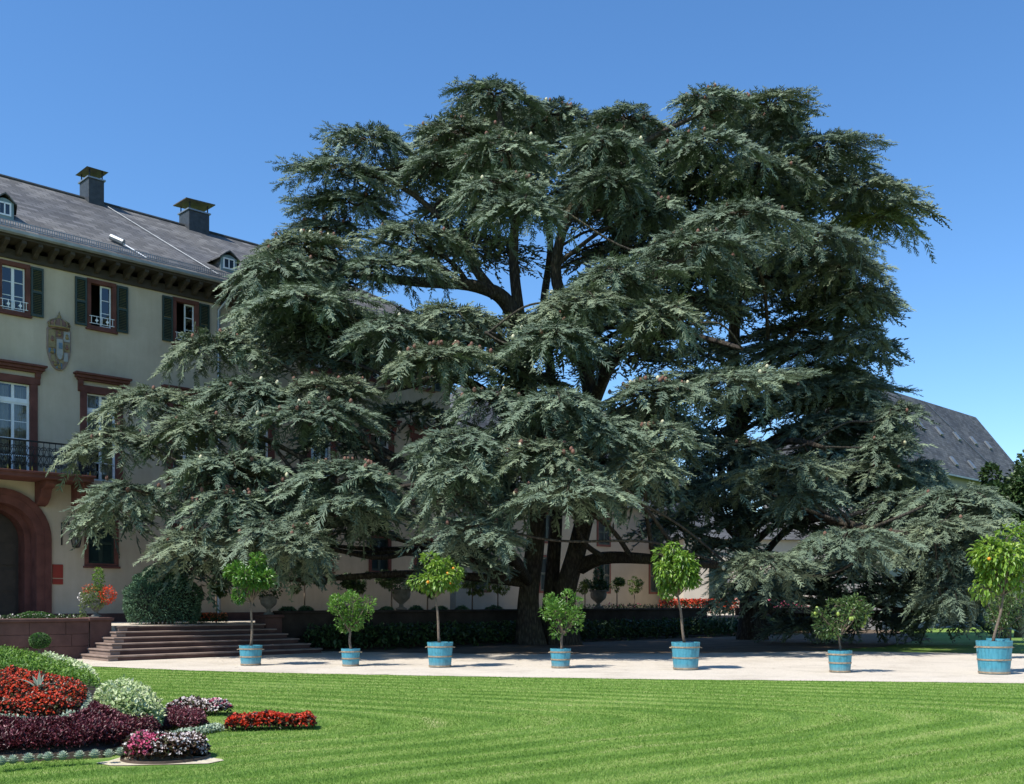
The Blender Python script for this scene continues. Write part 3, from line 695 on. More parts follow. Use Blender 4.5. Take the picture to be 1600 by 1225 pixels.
# red plaque beside the portal: two boards
for (ya, yb_, nm) in ((882, 903, "upper large red plaque board on the wall beside the portal"), (904.5, 913, "lower small red plaque board on the wall beside the portal")):
    tag(MB(FP).box(T(81.5), T(98), .003, .03, ZF(90, yb_), ZF(90, ya)).build("wall_plaque", M['plaque'], bevel=.004), nm, "sign")
# iron wall lantern
lt = T(97, .05); lo = thing("wall_lantern", FP(lt, .05, ZF(97, 848)), "black iron lantern hanging from a scrolled wall bracket right of the portal", "lantern")
zk = lambda y: ZF(110, y, .5)
le = T(119, .35) - lt
MB(FP).box(lt - .02, lt + .02, .004, .03, zk(851), zk(815)).tube([(lt, .03, zk(830)), (lt, .03, zk(816)), (lt + le * .2, .1, zk(811.5)), (lt + le * .4, .18, zk(814)), (lt + le * .52, .2, zk(820)), (lt + le * .62, .24, zk(820)), (lt + le * .75, .28, zk(813)), (lt + le * .9, .33, zk(812)), (lt + le, .35, zk(818)), (lt + le, .35, zk(826))], .016, 5).tube([(lt + .03 + .12 * (1 - q / 16) * math.cos(q * .75) + .1, .1, zk(819) + .12 * (1 - q / 16) * math.sin(q * .75)) for q in range(17)], .011, 4).build("bracket", M['iron'], lo)
LC = (lt + le, .35)
lb = MB(FP)
lb.lathe([(.02, zk(826)), (.05, zk(828)), (.10, zk(831)), (.21, zk(837)), (.23, zk(838))], 6, (LC[0], LC[1], 0)); lb.build("lantern_roof", M['iron'], lo)
lb = MB(FP)
for q in range(6):
    a = 2 * PI * q / 6; lb.tube([(LC[0] + .19 * math.cos(a), LC[1] + .19 * math.sin(a), zk(838)), (LC[0] + .12 * math.cos(a), LC[1] + .12 * math.sin(a), zk(853))], .013, 4)
lb.lathe([(.13, zk(853)), (.13, zk(853) - .03), (.03, zk(853) - .06)], 6, (LC[0], LC[1], 0)); lb.build("lantern_cage", M['iron'], lo)
MB(FP).lathe([(.178, zk(838.3)), (.112, zk(852.7))], 6, (LC[0], LC[1], 0)).build("lantern_glass", M['glass'], lo)
MB(FP).lathe([(.02, 0), (.035, .05), (.03, .12), (.01, .16)], 8, (LC[0], LC[1], zk(850))).build("bulb", M['white'], lo)

# ------------------------------------------------------------------ buildings behind
def block_at(o_t, o_o):                     # palace-parallel frame at another origin
    return o_t, o_o
def hip_building(name, label, t0, t1, o0, o1, ze_, zr_, hipL, hipR, wallm, roofm, wins=None, z0=0.0, over=.4):
    th = thing(name, FP((t0 + t1) / 2, (o0 + o1) / 2, z0), label, "building")
    MB(FP).box(t0, t1, o0, o1, z0, ze_).build("wall", wallm, th)
    om = (o0 + o1) / 2; A, B, C_, D = t0 - over, t1 + over, o0 - over, o1 + over
    r = MB(FP); z_ = ze_ + .002
    r.poly([(A, D, z_), (B, D, z_), (B - hipR, om, zr_), (A + hipL, om, zr_)]); r.poly([(B, C_, z_), (A, C_, z_), (A + hipL, om, zr_), (B - hipR, om, zr_)])
    r.poly([(A, C_, z_), (A, D, z_), (A + hipL, om, zr_)]); r.poly([(B, D, z_), (B, C_, z_), (B - hipR, om, zr_)]); r.poly([(A, C_, z_), (B, C_, z_), (B, D, z_), (A, D, z_)])
    rf_ = r.build("roof", roofm, th, fixn=False)
    MB(FP).box(A, B, D + .002, D + .1, z_ - .1, z_).build("gutter", M['zinc'], th)
    for (face, a, z, wd, ht) in (wins or []):
        b = MB(FP)
        if face == 'front':
            ring(b, a - wd / 2 - .12, a + wd / 2 + .12, z - .12, z + ht + .12, .12, .12, .12, o1 + .002, o1 + .05); wn = b.build("window", M['sand'], th)
            b = MB(FP); shutter(b, a - wd / 2, a, z, z + ht, o1 + .003); b.build("shutter", M['shutter'], wn); b = MB(FP); shutter(b, a, a + wd / 2, z, z + ht, o1 + .003); b.build("shutter", M['shutter'], wn)
        else:
            b = MB(FP); b.box(t0 - .05, t0 - .002, a - wd / 2 - .12, a + wd / 2 + .12, z - .12, z + ht + .12); wn = b.build("window", M['sand'], th)
            MB(FP).box(t0 - .06, t0 - .051, a - wd / 2, a + wd / 2, z, z + ht).build("shutter", M['shutter'], wn)
    return th, rf_
tA0, tA1 = T(712, -5.5), T(1125, -5.5)
ww = []
for k in range(5): ww.append(('front', tA0 + 1.8 + k * (tA1 - tA0 - 3) / 4.2, 2.2, 1.0, 1.9)); ww.append(('front', tA0 + 1.8 + k * (tA1 - tA0 - 3) / 4.2, 5.0, 1.0, 1.5))
hip_building("side_wing", "grey plastered wing with steep slate roof glimpsed behind the cedar trunk", tA0, tA1, -17, -5.5, 7.4, 14.6, 6.0, 4.5, M['far_wall'], M['slate2'], ww, .88)
# big slate roof at the right, ridge running with the palace front
rt1 = T(1525, 4.07)
rz = CAMZ + (HY - 652) / F * FP(rt1, 4.07, 0)[1]
RE = CAMZ + (HY - 748) / F * FP(T(1520, 8.3), 8.3, 0)[1]
rb, rroof = hip_building("slate_roof_building", "pale building under a big dark slate roof with small skylights at the right", 40, rt1, .24, 7.9, RE, rz, 3.0, .41, simple("grey_wall", (.20, .20, .20), .9, .12, .7), M['slate2'], None, 0)
def onplane(px, py, a, b, c):
    a = np.array(a); d = np.array(((px - 800) / F, 1, (HY - py) / F))
    s = np.linalg.solve(np.stack((np.array(b) - a, np.array(c) - a, -d), 1), np.array((0, 0, CAMZ)) - a); return s[0], s[1]
om_ = 4.07; A_ = FP(40, 8.3, RE); B_ = FP(41, 8.3, RE); C2 = FP(40, om_, rz)
def rr(px, py, up):
    s, q = onplane(px, py, A_, B_, C2); return (40 + s, 8.3 + (om_ - 8.3) * q + up * .6, RE + (rz - RE) * q + up * .7)
for (x, y) in ((1437, 666), (1466, 675), (1494, 683), (1520, 690), (1543, 697), (1489, 722), (1517, 728)):
    c0 = rr(x, y, .03); sl2 = np.array((0, 8.3 - om_, RE - rz)); sl2 = sl2 / np.linalg.norm(sl2)
    b = MB(FP)
    q = [(c0[0] + a, c0[1] + sl2[1] * e, c0[2] + sl2[2] * e) for a, e in ((-.2, -.34), (.2, -.34), (.2, .34), (-.2, .34))]
    b.add(q + [(p[0], p[1] + .08, p[2] + .08) for p in q], [(0, 1, 2, 3), (4, 5, 6, 7), (0, 1, 5, 4), (1, 2, 6, 5), (2, 3, 7, 6), (3, 0, 4, 7)])
    b.build("skylight", M['zinc'], rroof)
MB(FP).tube([rr(1443, 628, .06), rr(1545, 726, .06)], .03, 4).build("lightning_cable", M['zinc'], rroof)
# sunlit wall far back, seen through the lower boughs
ow = thing("garden_house", (16, 61, 0), "low sunlit cream outbuilding glimpsed through the lower cedar boughs", "building")
MB().add([(9.8, 58.5, .8), (26, 62, .8), (26, 68, .8), (9.8, 64.5, .8), (9.8, 58.5, 5.2), (26, 62, 5.2), (26, 68, 5.2), (9.8, 64.5, 5.2)], [(0, 1, 5, 4), (1, 2, 6, 5), (2, 3, 7, 6), (3, 0, 4, 7)]).build("wall", M['far_white'], ow)
MB().add([(9.4, 58.1, 5.2), (26.4, 61.6, 5.2), (26.4, 68.4, 5.2), (9.4, 64.9, 5.2), (10.4, 61.5, 6.8), (25.4, 65, 6.8)], [(0, 1, 5, 4), (1, 2, 5), (2, 3, 4, 5), (3, 0, 4), (0, 1, 2, 3)]).build("roof", M['slate2'], ow)
for k in range(4):
    x = 11.3 + k * 4.0; y = 58.5 + (x - 9.8) * 3.5 / 16.2
    MB().add([(x, y - .05, 1.6), (x + 1.1, y + .19, 1.6), (x + 1.1, y + .19, 3.9), (x, y - .05, 3.9), (x, y - .12, 1.6), (x + 1.1, y + .12, 1.6), (x + 1.1, y + .12, 3.9), (x, y - .12, 3.9)], [(4, 5, 6, 7), (0, 1, 5, 4), (1, 2, 6, 5), (2, 3, 7, 6), (3, 0, 4, 7)]).build("shutter", M['shutter'], ow)

# ------------------------------------------------------------------ the cedars
def spindle(a, b, r):                       # a needle-clad shoot: a slim ridged blade, edges turned down
    a = np.array(a, float); b = np.array(b, float); d = b - a; d /= np.linalg.norm(d)
    s = np.cross(d, (0, 0, 1.0)); s /= max(1e-6, np.linalg.norm(s)); u = np.cross(s, d); m = a + (b - a) * .38
    return [a, m + r * (s - 1.0 * u), m - r * (s + 1.0 * u), b], [(0, 1, 3), (0, 3, 2)]
def make_spray(seed, n=9, na=2, rb=.025):
    r = random.Random(seed); V = []; Fc = []; vv = []
    def ad(a, b, rad, tipv):
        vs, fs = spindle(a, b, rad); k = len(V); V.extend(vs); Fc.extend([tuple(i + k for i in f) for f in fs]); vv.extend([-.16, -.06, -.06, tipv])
    ph = r.uniform(0, 6)
    ax = lambda s: np.array((s, .05 * math.sin(s * 3 + ph), .10 * s - .13 * s * s))
    for q in range(na): ad(ax(q / na), ax(q / na + .1 + .9 / na), rb, .16)
    for q in range(n):
        for sgn in (-1, 1):
            s = .03 + .92 * (q + r.uniform(.1, .9)) / n; L = (.33 - .17 * s) * r.uniform(.55, 1.25); an = r.uniform(.55, .95)
            p = ax(s); e = p + np.array((math.cos(an) * L, sgn * math.sin(an) * L, r.uniform(-.85, .65) * L * .5))
            ad(p, e, rb, .20)
    return np.array(V), np.array(Fc), np.array(vv)
SPR = [make_spray(s) for s in range(8)]
SPRC = [make_spray(s + 50, 4, 1, .05) for s in range(6)]
NSPR = 0
def sprays(Pt, D, U, S, v0, T_):
    global NSPR
    n = len(Pt); NSPR += n; R = frames(D, U); out_ = []
    k = rng.integers(0, len(T_), n)
    for q, (tv, tf, tvv) in enumerate(T_):
        i = np.where(k == q)[0]
        if not len(i): continue
        V = np.einsum('nij,kj->nki', R[i], tv) * S[i][:, None, None] + Pt[i][:, None, :]
        Fa = (tf[None] + (np.arange(len(i)) * len(tv))[:, None, None]).reshape(-1, 3)
        v = (v0[i][:, None] + tvv[None]).ravel()
        out_.append((V.reshape(-1, 3), Fa, v))
    return join(out_)

def chain(pts):                             # smooth curve through points (Catmull-Rom)
    pts = [np.array(p, float) for p in pts]; q = [pts[0]] + pts + [pts[-1]]; o_ = []
    for i in range(1, len(q) - 2):
        for s in np.linspace(0, 1, 6, endpoint=False):
            a, b, c, d = q[i - 1], q[i], q[i + 1], q[i + 2]
            o_.append(.5 * ((2 * b) + (-a + c) * s + (2 * a - 5 * b + 4 * c - d) * s * s + (-a + 3 * b - 3 * c + d) * s ** 3))
    o_.append(pts[-1]); return o_
class Cedar:
    def __init__(s, base, label):
        s.o = thing("cedar_tree", base, label, "tree", "cedars in front of the palace"); s.axis = []; s.cones = []
    def stem(s, pts, r0, r1, flare=1.0, name="trunk"):
        c = chain(pts); n = len(c); rad = [r0 + (r1 - r0) * (i / (n - 1)) ** .8 for i in range(n)]
        for i in range(n):
            h = c[i][2]
            if flare > 1 and h < 2.2: rad[i] *= 1 + (flare - 1) * (1 - max(h, 0) / 2.2) ** 2
        ph = random.uniform(0, 6)
        fn = lambda t, q: 1 + .09 * math.sin(3 * t + ph + q * 4) + .06 * math.sin(5 * t + ph * 2 - q * 7) + (.12 * math.sin(6 * t + ph) * (1 - q * 4) if q < .25 and flare > 1 else 0)
        MB().tube(c, rad, 16, fn).build(name, M['cedar_bark'], s.o, smooth=True)
        for p, r in zip(c, rad): s.axis.append((p, r))
    def attach(s, C):
        best = None
        for p, r in s.axis:
            d = math.hypot(p[0] - C[0], p[1] - C[1]); want = C[2] - .42 * d
            if p[2] < 2.0: continue
            cost = abs(p[2] - want) * 1.0 + d * .35 + (4 if p[2] > C[2] + .5 else 0)
            if best is None or cost < best[0]: best = (cost, p, r)
        return best[1], best[2]

def pad(tree, xl, yl, xr, yr, yt, Y, dens=1.0, ryf=.8, tone=0.0, Dm=1.0, limb=True, ncone=2, yel=0.0):
    PL, PR = P(xl, yl, Y), P(xr, yr, Y); C = (PL + PR) / 2; C[2] = CAMZ + (HY - yt - 10) / F * Y
    rx = max(.8, (PR[0] - PL[0]) / 2 - .14); ry = min(max(rx * ryf, 1.2), 2.4)
    # keep clear of the palace front
    o_c = (C[0] - BX) * NV[0] + (C[1] - BY) * NV[1]
    if o_c < ry + 1.2 and (C[0] - BX) * DV[0] + (C[1] - BY) * DV[1] < TR + 3: ry = max(.8, o_c - 1.2)
    nr = int(8 + 3.2 * rx); off = random.uniform(0, 6)
    wood = MB(); Ps = []; Ds = []; Us = []; Ss = []; Vs = []
    for k in range(nr):
        th = off + 2 * PI * (k + random.uniform(-.35, .35)) / nr; c_, s_ = math.cos(th), math.sin(th)
        q = random.uniform(.62, 1.04) * (1.1 if abs(c_) > .8 else 1)
        ex, ey = rx * c_ * q, ry * s_ * q
        edge = PL[2] + (PR[2] - PL[2]) * (c_ * q + 1) / 2
        ez = (C[2] - edge) * (.15 + .60 * abs(c_)) + max(0, -s_) * .08 * Dm * ry + max(0, s_) * .15 + random.uniform(-.12, .3)
        L = math.hypot(ex, ey); hub = np.array((C[0] + ex * .04, C[1] + ey * .04, C[2] - .06 - random.uniform(0, .15)))
        bend = random.uniform(-.25, .25)
        def curve(s):
            return np.array((hub[0] + ex * s - ey * bend * s * (1 - s), hub[1] + ey * s + ex * bend * s * (1 - s), hub[2] + .10 * math.sin(PI * min(1, s * 1.3)) - ez * s ** 2.1))
        wood.tube([curve(s) for s in (0, .3, .6, .9)], [.035, .028, .018, .008], 3, cap=False)
        ns = max(5, int(L * 10.6 * dens))
        for j in range(ns):
            s = .10 + .92 * (j + random.random()) / ns; p = curve(min(s, 1)); tg = curve(min(1, s + .03)) - curve(min(1, s + .03) - .06); tg /= np.linalg.norm(tg)
            side = np.array((-tg[1], tg[0], 0)); side /= max(1e-6, np.linalg.norm(side))
            for sgn in ((-1, 1) if s < .93 else (0,)):
                spread = (random.uniform(.5, 1.15) * sgn) if sgn else random.uniform(-.3, .3)
                d = tg * math.cos(spread) + side * math.sin(spread); d[2] += random.uniform(-.19, .16)
                Ps.append(p + np.array((0, 0, random.uniform(-.10, .06)))); Ds.append(d)
                u = np.array((0, 0, 1.0)) + side * sgn * .25 + rng.normal(size=3) * .22; Us.append(u)
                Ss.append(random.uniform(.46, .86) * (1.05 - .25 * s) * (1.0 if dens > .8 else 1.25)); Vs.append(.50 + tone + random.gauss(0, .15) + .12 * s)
            if random.random() < .16:       # hanging twigs below
                Ps.append(p - np.array((0, 0, random.uniform(.1, .35)))); d = tg * .6 + rng.normal(size=3) * .35; d[2] -= random.uniform(.2, .8); Ds.append(d)
                Us.append(np.array((0, 0, 1.0)) + tg * .6 + rng.normal(size=3) * .3); Ss.append(random.uniform(.6, .95)); Vs.append(.46 + tone + random.gauss(0, .14))
        for q2 in range(ncone):
            if random.random() < .26:
                p = curve(random.uniform(.35, .85)); tree.cones.append((p[0] + random.uniform(-.2, .2), p[1], p[2] + .08, random.random()))
    if limb:
        ap, ar = tree.attach(C); dd = math.hypot(*(C - ap)[:2]); mid1 = ap + (C - ap) * .35; mid1[2] += .10 * dd * .5; mid2 = ap + (C - ap) * .72; mid2[2] = C[2] - .28 - .03 * dd
        mid1 += rng.normal(size=3) * .05 * dd; mid2 += rng.normal(size=3) * .03 * dd; mid1[2] = min(mid1[2], C[2] - .35); mid2[2] = min(mid2[2], C[2] - .2); e = C.copy(); e[2] -= .12
        cc_ = chain([ap, mid1, mid2, e]); r0 = min(ar * .5, .07 + .016 * dd); n = len(cc_)
        wood.tube(cc_, [r0 + (.03 - r0) * (i / (n - 1)) for i in range(n)], 8, cap=False)
    bo = wood.build("bough", M['cedar_bark'], tree.o, smooth=True, fixn=False)
    V, Fa, v = sprays(np.array(Ps), np.array(Ds), np.array(Us), np.array(Ss), np.array(Vs), SPR if dens > .8 else SPRC)
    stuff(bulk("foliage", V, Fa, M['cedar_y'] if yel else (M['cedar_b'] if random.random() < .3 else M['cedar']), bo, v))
M['cedar_b'] = leafmat("cedar_needles_warm", ((0, (.029, .043, .027)), (.35, (.087, .119, .075)), (.7, (.164, .208, .127)), (1, (.255, .302, .172))), .6, 0, .3)
M['cedar_y'] = leafmat("cedar_needles_yellow", ((0, (.05, .07, .02)), (.5, (.13, .165, .045)), (1, (.24, .28, .08))), .55, .12, .35)  # yellower needles, for a single bough

YT = 38.0
c1 = Cedar(tuple(P(850, 1000, YT)[:2]) + (0,), "giant spreading blue-green cedar with several massive stems, left and centre")
def W(lst): return [P(*q) for q in lst]
c1.stem([P(832, 1010, YT) - (0, 0, .15)] + W([(826, 940, 37.9), (836, 850, 37.8), (842, 740, 37.6), (830, 620, 37.2), (812, 500, 36.8), (802, 400, 36.4), (806, 300, 36), (785, 200, 35.8), (775, 160, 35.8)]), .44, .07, 1.5)
c1.stem([P(880, 1010, YT) - (0, 0, .15)] + W([(882, 930, 37.8), (903, 850, 37.5), (925, 740, 37.3), (922, 620, 37), (893, 500, 36.8), (868, 430, 36.6), (886, 340, 36.4), (930, 275, 36.4), (1010, 220, 36.6), (1100, 175, 37)]), .46, .06, 1.5)
c1.stem([P(858, 1008, YT + .3) - (0, 0, .15)] + W([(860, 930, 38.4), (868, 820, 38.6), (870, 700, 38.8), (860, 580, 39), (850, 480, 39), (860, 380, 38.5), (845, 280, 38), (830, 200, 37.5)]), .34, .06, 1.4)
c1.stem(W([(830, 560, 37.0), (795, 475, 36.6), (745, 447, 36.2), (650, 440, 35.4), (560, 430, 34.4), (470, 415, 33.3)]), .36, .06, name="limb")
c1.stem(W([(775, 462, 36.4), (742, 420, 36.2), (705, 360, 35.9), (640, 300, 35.6), (560, 265, 35.3)]), .22, .05, name="limb")
c1.stem(W([(906, 885, 37.6), (945, 872, 36.5), (1010, 873, 34.5), (1080, 880, 32.5), (1140, 885, 31)]), .30, .08, name="limb")
c1.stem(W([(845, 720, 37.7), (800, 655, 36.5), (760, 615, 35), (700, 590, 33.4), (600, 610, 32), (480, 625, 31)]), .32, .06, name="limb")
c1.stem(W([(838, 800, 37.8), (760, 740, 35), (640, 725, 32.5), (520, 735, 30.5), (400, 740, 29.6), (300, 760, 29.3)]), .30, .05, name="limb")
c1.stem(W([(850, 760, 37.6), (850, 720, 34.5), (860, 690, 31), (870, 670, 28.6)]), .26, .06, name="limb")
c1.stem(W([(922, 640, 37), (960, 560, 35), (1010, 530, 33.5), (1080, 525, 32.4), (1160, 545, 31)]), .28, .06, name="limb")
c1.stem(W([(905, 530, 36.8), (950, 470, 34.5), (1000, 440, 32.5), (1080, 400, 31.6)]), .24, .06, name="limb")
c1.stem(W([(835, 650, 37.3), (800, 560, 34), (780, 530, 31.5), (760, 520, 30)]), .24, .06, name="limb")
c2 = Cedar(tuple(P(1170, 985, 43)[:2]) + (0,), "darker second cedar in the shade behind on the right, boughs sweeping low")
c2.stem([P(1172, 1001, 43) - (0, 0, .15)] + W([(1170, 920, 43), (1158, 800, 42.5), (1148, 690, 42), (1146, 600, 41.5), (1150, 480, 41), (1170, 380, 40.6), (1200, 290, 40.2), (1230, 230, 40)]), .50, .06, 1.3)
c2.stem(W([(1148, 690, 42), (1185, 590, 41), (1240, 520, 40), (1300, 480, 39)]), .25, .05, name="limb")
c2.stem(W([(1160, 830, 42.6), (1220, 800, 39), (1290, 810, 35), (1370, 830, 32), (1460, 835, 31)]), .28, .06, name="limb")
c2.stem(W([(1152, 720, 42.2), (1230, 690, 38), (1290, 700, 34)]), .22, .06, name="limb")

P1 = [(880,292,1040,302,264,33.6),(960,335,1090,340,306,34.6),(690,152,850,168,130,36.0),(640,222,800,215,188,35.2),(492,205,660,240,200,36.0),(438,262,620,290,248,35.2),(450,318,640,330,298,36.2),(450,352,570,352,338,36.8),
 (795,172,930,185,160,37.0),(900,188,1055,195,168,37.0),(1040,168,1175,172,138,37.0),(1130,165,1277,156,147,38.0),
 (700,245,880,238,214,33.6),(850,240,1040,258,203,34.4),(690,318,850,292,268,32.4),(735,345,905,350,300,31.8),(1000,255,1200,252,200,35.2),(610,270,760,270,240,35.0),(870,300,1010,300,275,35.6),
 (965,412,1200,392,362,31.8),(865,458,1060,430,408,30.8),(820,500,1000,472,448,30.0),(955,498,1112,496,465,30.2),(775,545,960,532,500,29.3),(940,640,1110,600,590,29.6),(1000,605,1268,568,574,30.4),
 (385,395,560,382,366,33.2),(555,375,735,395,350,34.2),(342,448,520,425,398,32.2),(495,430,705,420,395,33.2),(345,505,600,470,448,31.6),(615,510,785,505,470,31.2),(515,548,725,525,494,30.6),
 (243,575,420,545,515,31.2),(590,575,780,565,538,29.6),
 (128,645,330,615,600,30.6),(290,630,480,625,588,30.2),(425,612,600,605,583,30.2),(92,712,260,685,664,30.0),(225,690,420,655,640,29.4),(395,670,600,650,624,29.2),
 (106,802,285,775,745,29.5),(255,750,450,718,700,28.9),(415,760,655,745,714,28.2),(275,812,460,785,760,28.6),(440,815,625,775,760,28.2),(213,868,400,845,822,28.6),(345,840,500,880,800,27.9),(420,870,520,850,820,27.6),
 (630,702,800,695,665,27.8),(775,650,960,665,604,27.8),(635,775,800,748,714,27.4),(755,735,940,725,680,27.4),(650,850,830,840,800,27.6),(775,800,1000,765,738,27.2),(935,760,1062,738,700,28.2),(955,705,1092,688,654,28.8),(845,715,1005,695,648,28.2),
 (690,640,840,640,605,28.8)]
P2 = [(1050,352,1262,342,316,33.4),(1180,245,1392,242,214,39.0),(1245,300,1442,308,272,39.0),(1170,212,1262,200,180,39.0),(1165,390,1372,402,350,35.4),(1230,430,1402,442,400,37.0),(1270,485,1420,475,448,38.0),(1290,540,1392,536,500,38.0),
 (1135,740,1332,716,708,31.4),(1190,795,1335,765,745,31.4),(1095,912,1285,868,858,29.4),(1225,865,1425,848,820,30.2),(1375,868,1565,815,800,31.2),(1395,795,1595,795,755,33.2),(1365,668,1442,636,624,36.0),(1335,700,1440,692,676,35.2),
 (1440,885,1585,858,830,31.4),(1420,950,1545,930,898,31.6),(1500,940,1600,930,890,32.0),
 (1090,285,1285,295,240,37.4),(1290,745,1450,740,712,35.5),(1330,800,1490,782,758,34.6),(1440,800,1570,790,768,34.4),(1380,735,1480,735,712,37),(1090,450,1300,455,418,39),(1120,572,1385,555,528,39.4),(1170,632,1405,607,588,39.4),(1190,695,1405,665,640,39),(1075,712,1230,708,680,36.5),(1045,775,1205,778,738,34.4),(1040,345,1180,380,330,37.5),(1280,640,1400,640,612,39.5)]
for q in P1: pad(c1, *q, tone=random.uniform(-.05, .1), ncone=random.choice((0, 1, 2, 3, 7)))
for q in P2: pad(c2, *q, tone=random.uniform(-.08, .05), ncone=1)
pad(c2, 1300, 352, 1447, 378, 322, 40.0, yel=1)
# inner and rear boughs, sparser
def back(tree, lst):
    for q in lst: pad(tree, *q, dens=.62, tone=0, ncone=0)
back(c1, [(440,700,600,695,668,33.2),(560,650,720,650,625,34.5),(400,560,560,560,535,34),(640,330,800,330,305,37.5),(900,480,1060,490,460,38),(760,600,900,600,575,35),(560,280,760,290,250,38.5),(700,220,900,220,190,39.5),(880,220,1080,230,200,40),(640,400,840,390,370,38.2),(820,330,1000,330,300,39.5),(950,300,1150,310,280,40),(880,400,1080,400,375,39.5),
 (700,520,900,520,490,36.5),(560,520,740,520,490,34.5),(440,520,620,520,490,33.8),(880,560,1080,560,540,37),(740,700,900,690,660,33),(640,770,800,770,740,32),(880,760,1040,760,735,33),(960,660,1100,660,640,35),(500,800,640,790,770,30.2),(680,580,840,580,550,33),(1000,470,1160,480,450,36)])
back(c2, [(1290,985,1430,990,945,38.5),(1390,975,1560,975,938,37.5),(1190,990,1320,990,955,39),(1050,690,1180,690,660,41),(1060,735,1200,735,705,40.5),(1150,765,1300,765,735,40),(1030,560,1180,560,530,40),(1020,620,1150,625,600,40.5),(1040,360,1160,360,335,39),(1020,300,1180,310,285,41.5),(1020,400,1180,410,380,41.5),(1030,480,1190,490,460,41),(990,830,1110,830,800,36.5),(1020,780,1140,780,755,37.5),(1180,940,1340,940,900,37.5),(1380,915,1570,915,880,36),(1420,850,1580,850,825,36),(1260,830,1420,820,795,36.5),(1080,340,1280,340,310,41),(1180,300,1380,310,280,42),(1120,420,1320,430,400,41),(1200,480,1390,490,460,41),(1140,520,1340,520,500,41.5),(1180,600,1390,600,575,41),(1200,680,1400,680,650,40),(1080,640,1240,640,615,39),(1220,760,1420,750,730,38),(1100,820,1300,810,790,38),(1280,860,1460,850,830,37),(1240,720,1400,720,690,37),(1180,900,1380,900,870,37),(1300,940,1500,940,905,36),(1100,760,1260,760,735,37),(1060,860,1200,860,835,35)])
GAPS = ((745, 425, 45), (735, 610, 50), (640, 345, 70), (1105, 655, 30), (640, 468, 25), (480, 690, 40), (470, 580, 30))
def autofill(tree, lst, k):
    for (xl, yl, xr, yr, yt, Y) in lst:
        for j in range(k):
            dx, dy, dY = random.uniform(-30, 30), random.uniform(5, 45), random.uniform(2.2, 5.5); Yn = Y + dY
            xc = (xl + xr) / 2 + dx; yc = yt + dy + 12
            hw_ = (xr - xl) / 2 * random.uniform(.75, .95)
            if any(abs(xc - g_[0]) < hw_ * .8 + g_[2] * .5 and -g_[2] - 45 < yc - g_[1] < g_[2] for g_ in GAPS): continue
            C = P(xc, yc, Yn); oc = (C[0] - BX) * NV[0] + (C[1] - BY) * NV[1]; tc_ = (C[0] - BX) * DV[0] + (C[1] - BY) * DV[1]
            if oc < 2.6 and tc_ < TR + 3: continue
            pad(tree, xc - hw_, yl + dy, xc + hw_, yr + dy, yt + dy, Yn, dens=.6, ncone=0)
autofill(c1, P1, 2); autofill(c2, P2, 1)
print("SPRAYS", NSPR, NSPR * 32)
# brown and pale cones standing on the boughs
for tree in (c1, c2):
    for mm, sel, nm in (('cone', lambda r: r > .22, "brown_cones"), ('cone2', lambda r: r <= .22, "pale_cones")):
        b = MB()
        for x, y, z, r in tree.cones:
            if sel(r): b.lathe([(.015, 0), (.05, .03), (.056, .09), (.02, .14)], 6, (x, y, z))
        if b.v: stuff(b.build(nm, M[mm], tree.o, smooth=True, fixn=False))

# ------------------------------------------------------------------ potted trees
def crown_pts(n, c, r, clumps, seed, fill=.5):
    rg = np.random.default_rng(seed); cs = []
    for k in range(clumps):
        d = norm(rg.normal(size=3)); q = rg.uniform(.3, .88); cs.append((np.array(c) + d * np.array(r) * q, np.array(r) * rg.uniform(.18, .34) * (1.35 - .45 * q)))
    Pt = []; Dr = []
    for k in range(n):
        cc_, rr_ = cs[rg.integers(0, clumps)]; d = norm(rg.normal(size=3)); p = cc_ + d * rr_ * rg.uniform(fill, 1.0) ** .6
        Pt.append(p); Dr.append(norm(d + (p - np.array(c)) / np.array(r) * .7))
    return np.array(Pt), np.array(Dr), cs
def leaf_crown(name, mat, parent, n, c, r, clumps, seed, L, Wd, droop=.3, fill=.45, tone=.45):
    Pt, Dr, cs = crown_pts(n, c, r, clumps, seed, fill)
    D = Dr + rdir(n) * .55; D[:, 2] -= droop; U = rdir(n) * .5 + Dr * .6 + np.array((0, 0, .6))
    Ls = L * rng.uniform(.7, 1.25, n); V, Fa = leaves(Pt, D, U, Ls, Ls * Wd)
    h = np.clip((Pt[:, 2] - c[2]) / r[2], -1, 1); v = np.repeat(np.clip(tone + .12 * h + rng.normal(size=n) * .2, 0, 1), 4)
    o = stuff(bulk(name, V, Fa, mat, parent, v)); return o, cs
def tub(th, x, y, rt, rb, h):
    NS = 22
    f = lambda a, z: 1 - .022 * max(0, 1 - abs(((a * NS / (2 * PI)) % 1) - .5) * -14 - 7 + 0) if False else 1 - (.008 if ((a * NS / (2 * PI)) % 1) < .13 else 0)
    MB().lathe([(rb * .98, .01), (rb, .03), (rb + (rt - rb) * .5, h * .5), (rt, h), (rt - .03, h), (rt - .035, h - .05), (rt * .5, h - .052), (.02, h - .05)], 22 * 4, (x, y, 0), f).build("tub", M['tub'], th)
    for q in (.04, .42, .80):
        r0 = rb + (rt - rb) * q + .003; z = h * q; MB().lathe([(r0 - .006, z), (r0 + .008, z + .001), (r0 + .009, z + .034), (r0 - .004, z + .036)], 40, (x, y, 0)).build("hoop", M['hoop'], th)
    MB().lathe([(rt - .05, h - .055), (rt - .06, h - .03), (rt * .5, h - .012), (.02, h - .008)], 24, (x, y, 0)).build("soil", M['soil'], th)
    for s in (-1, 1):
        r0 = rb + (rt - rb) * .84
        MB().tube([(x + s * (r0 + .0), y - .07, h * .82), (x + s * (r0 + .045), y - .06, h * .8), (x + s * (r0 + .045), y + .06, h * .8), (x + s * r0, y + .07, h * .82)], .011, 5).build("handle", M['hoop'], th)
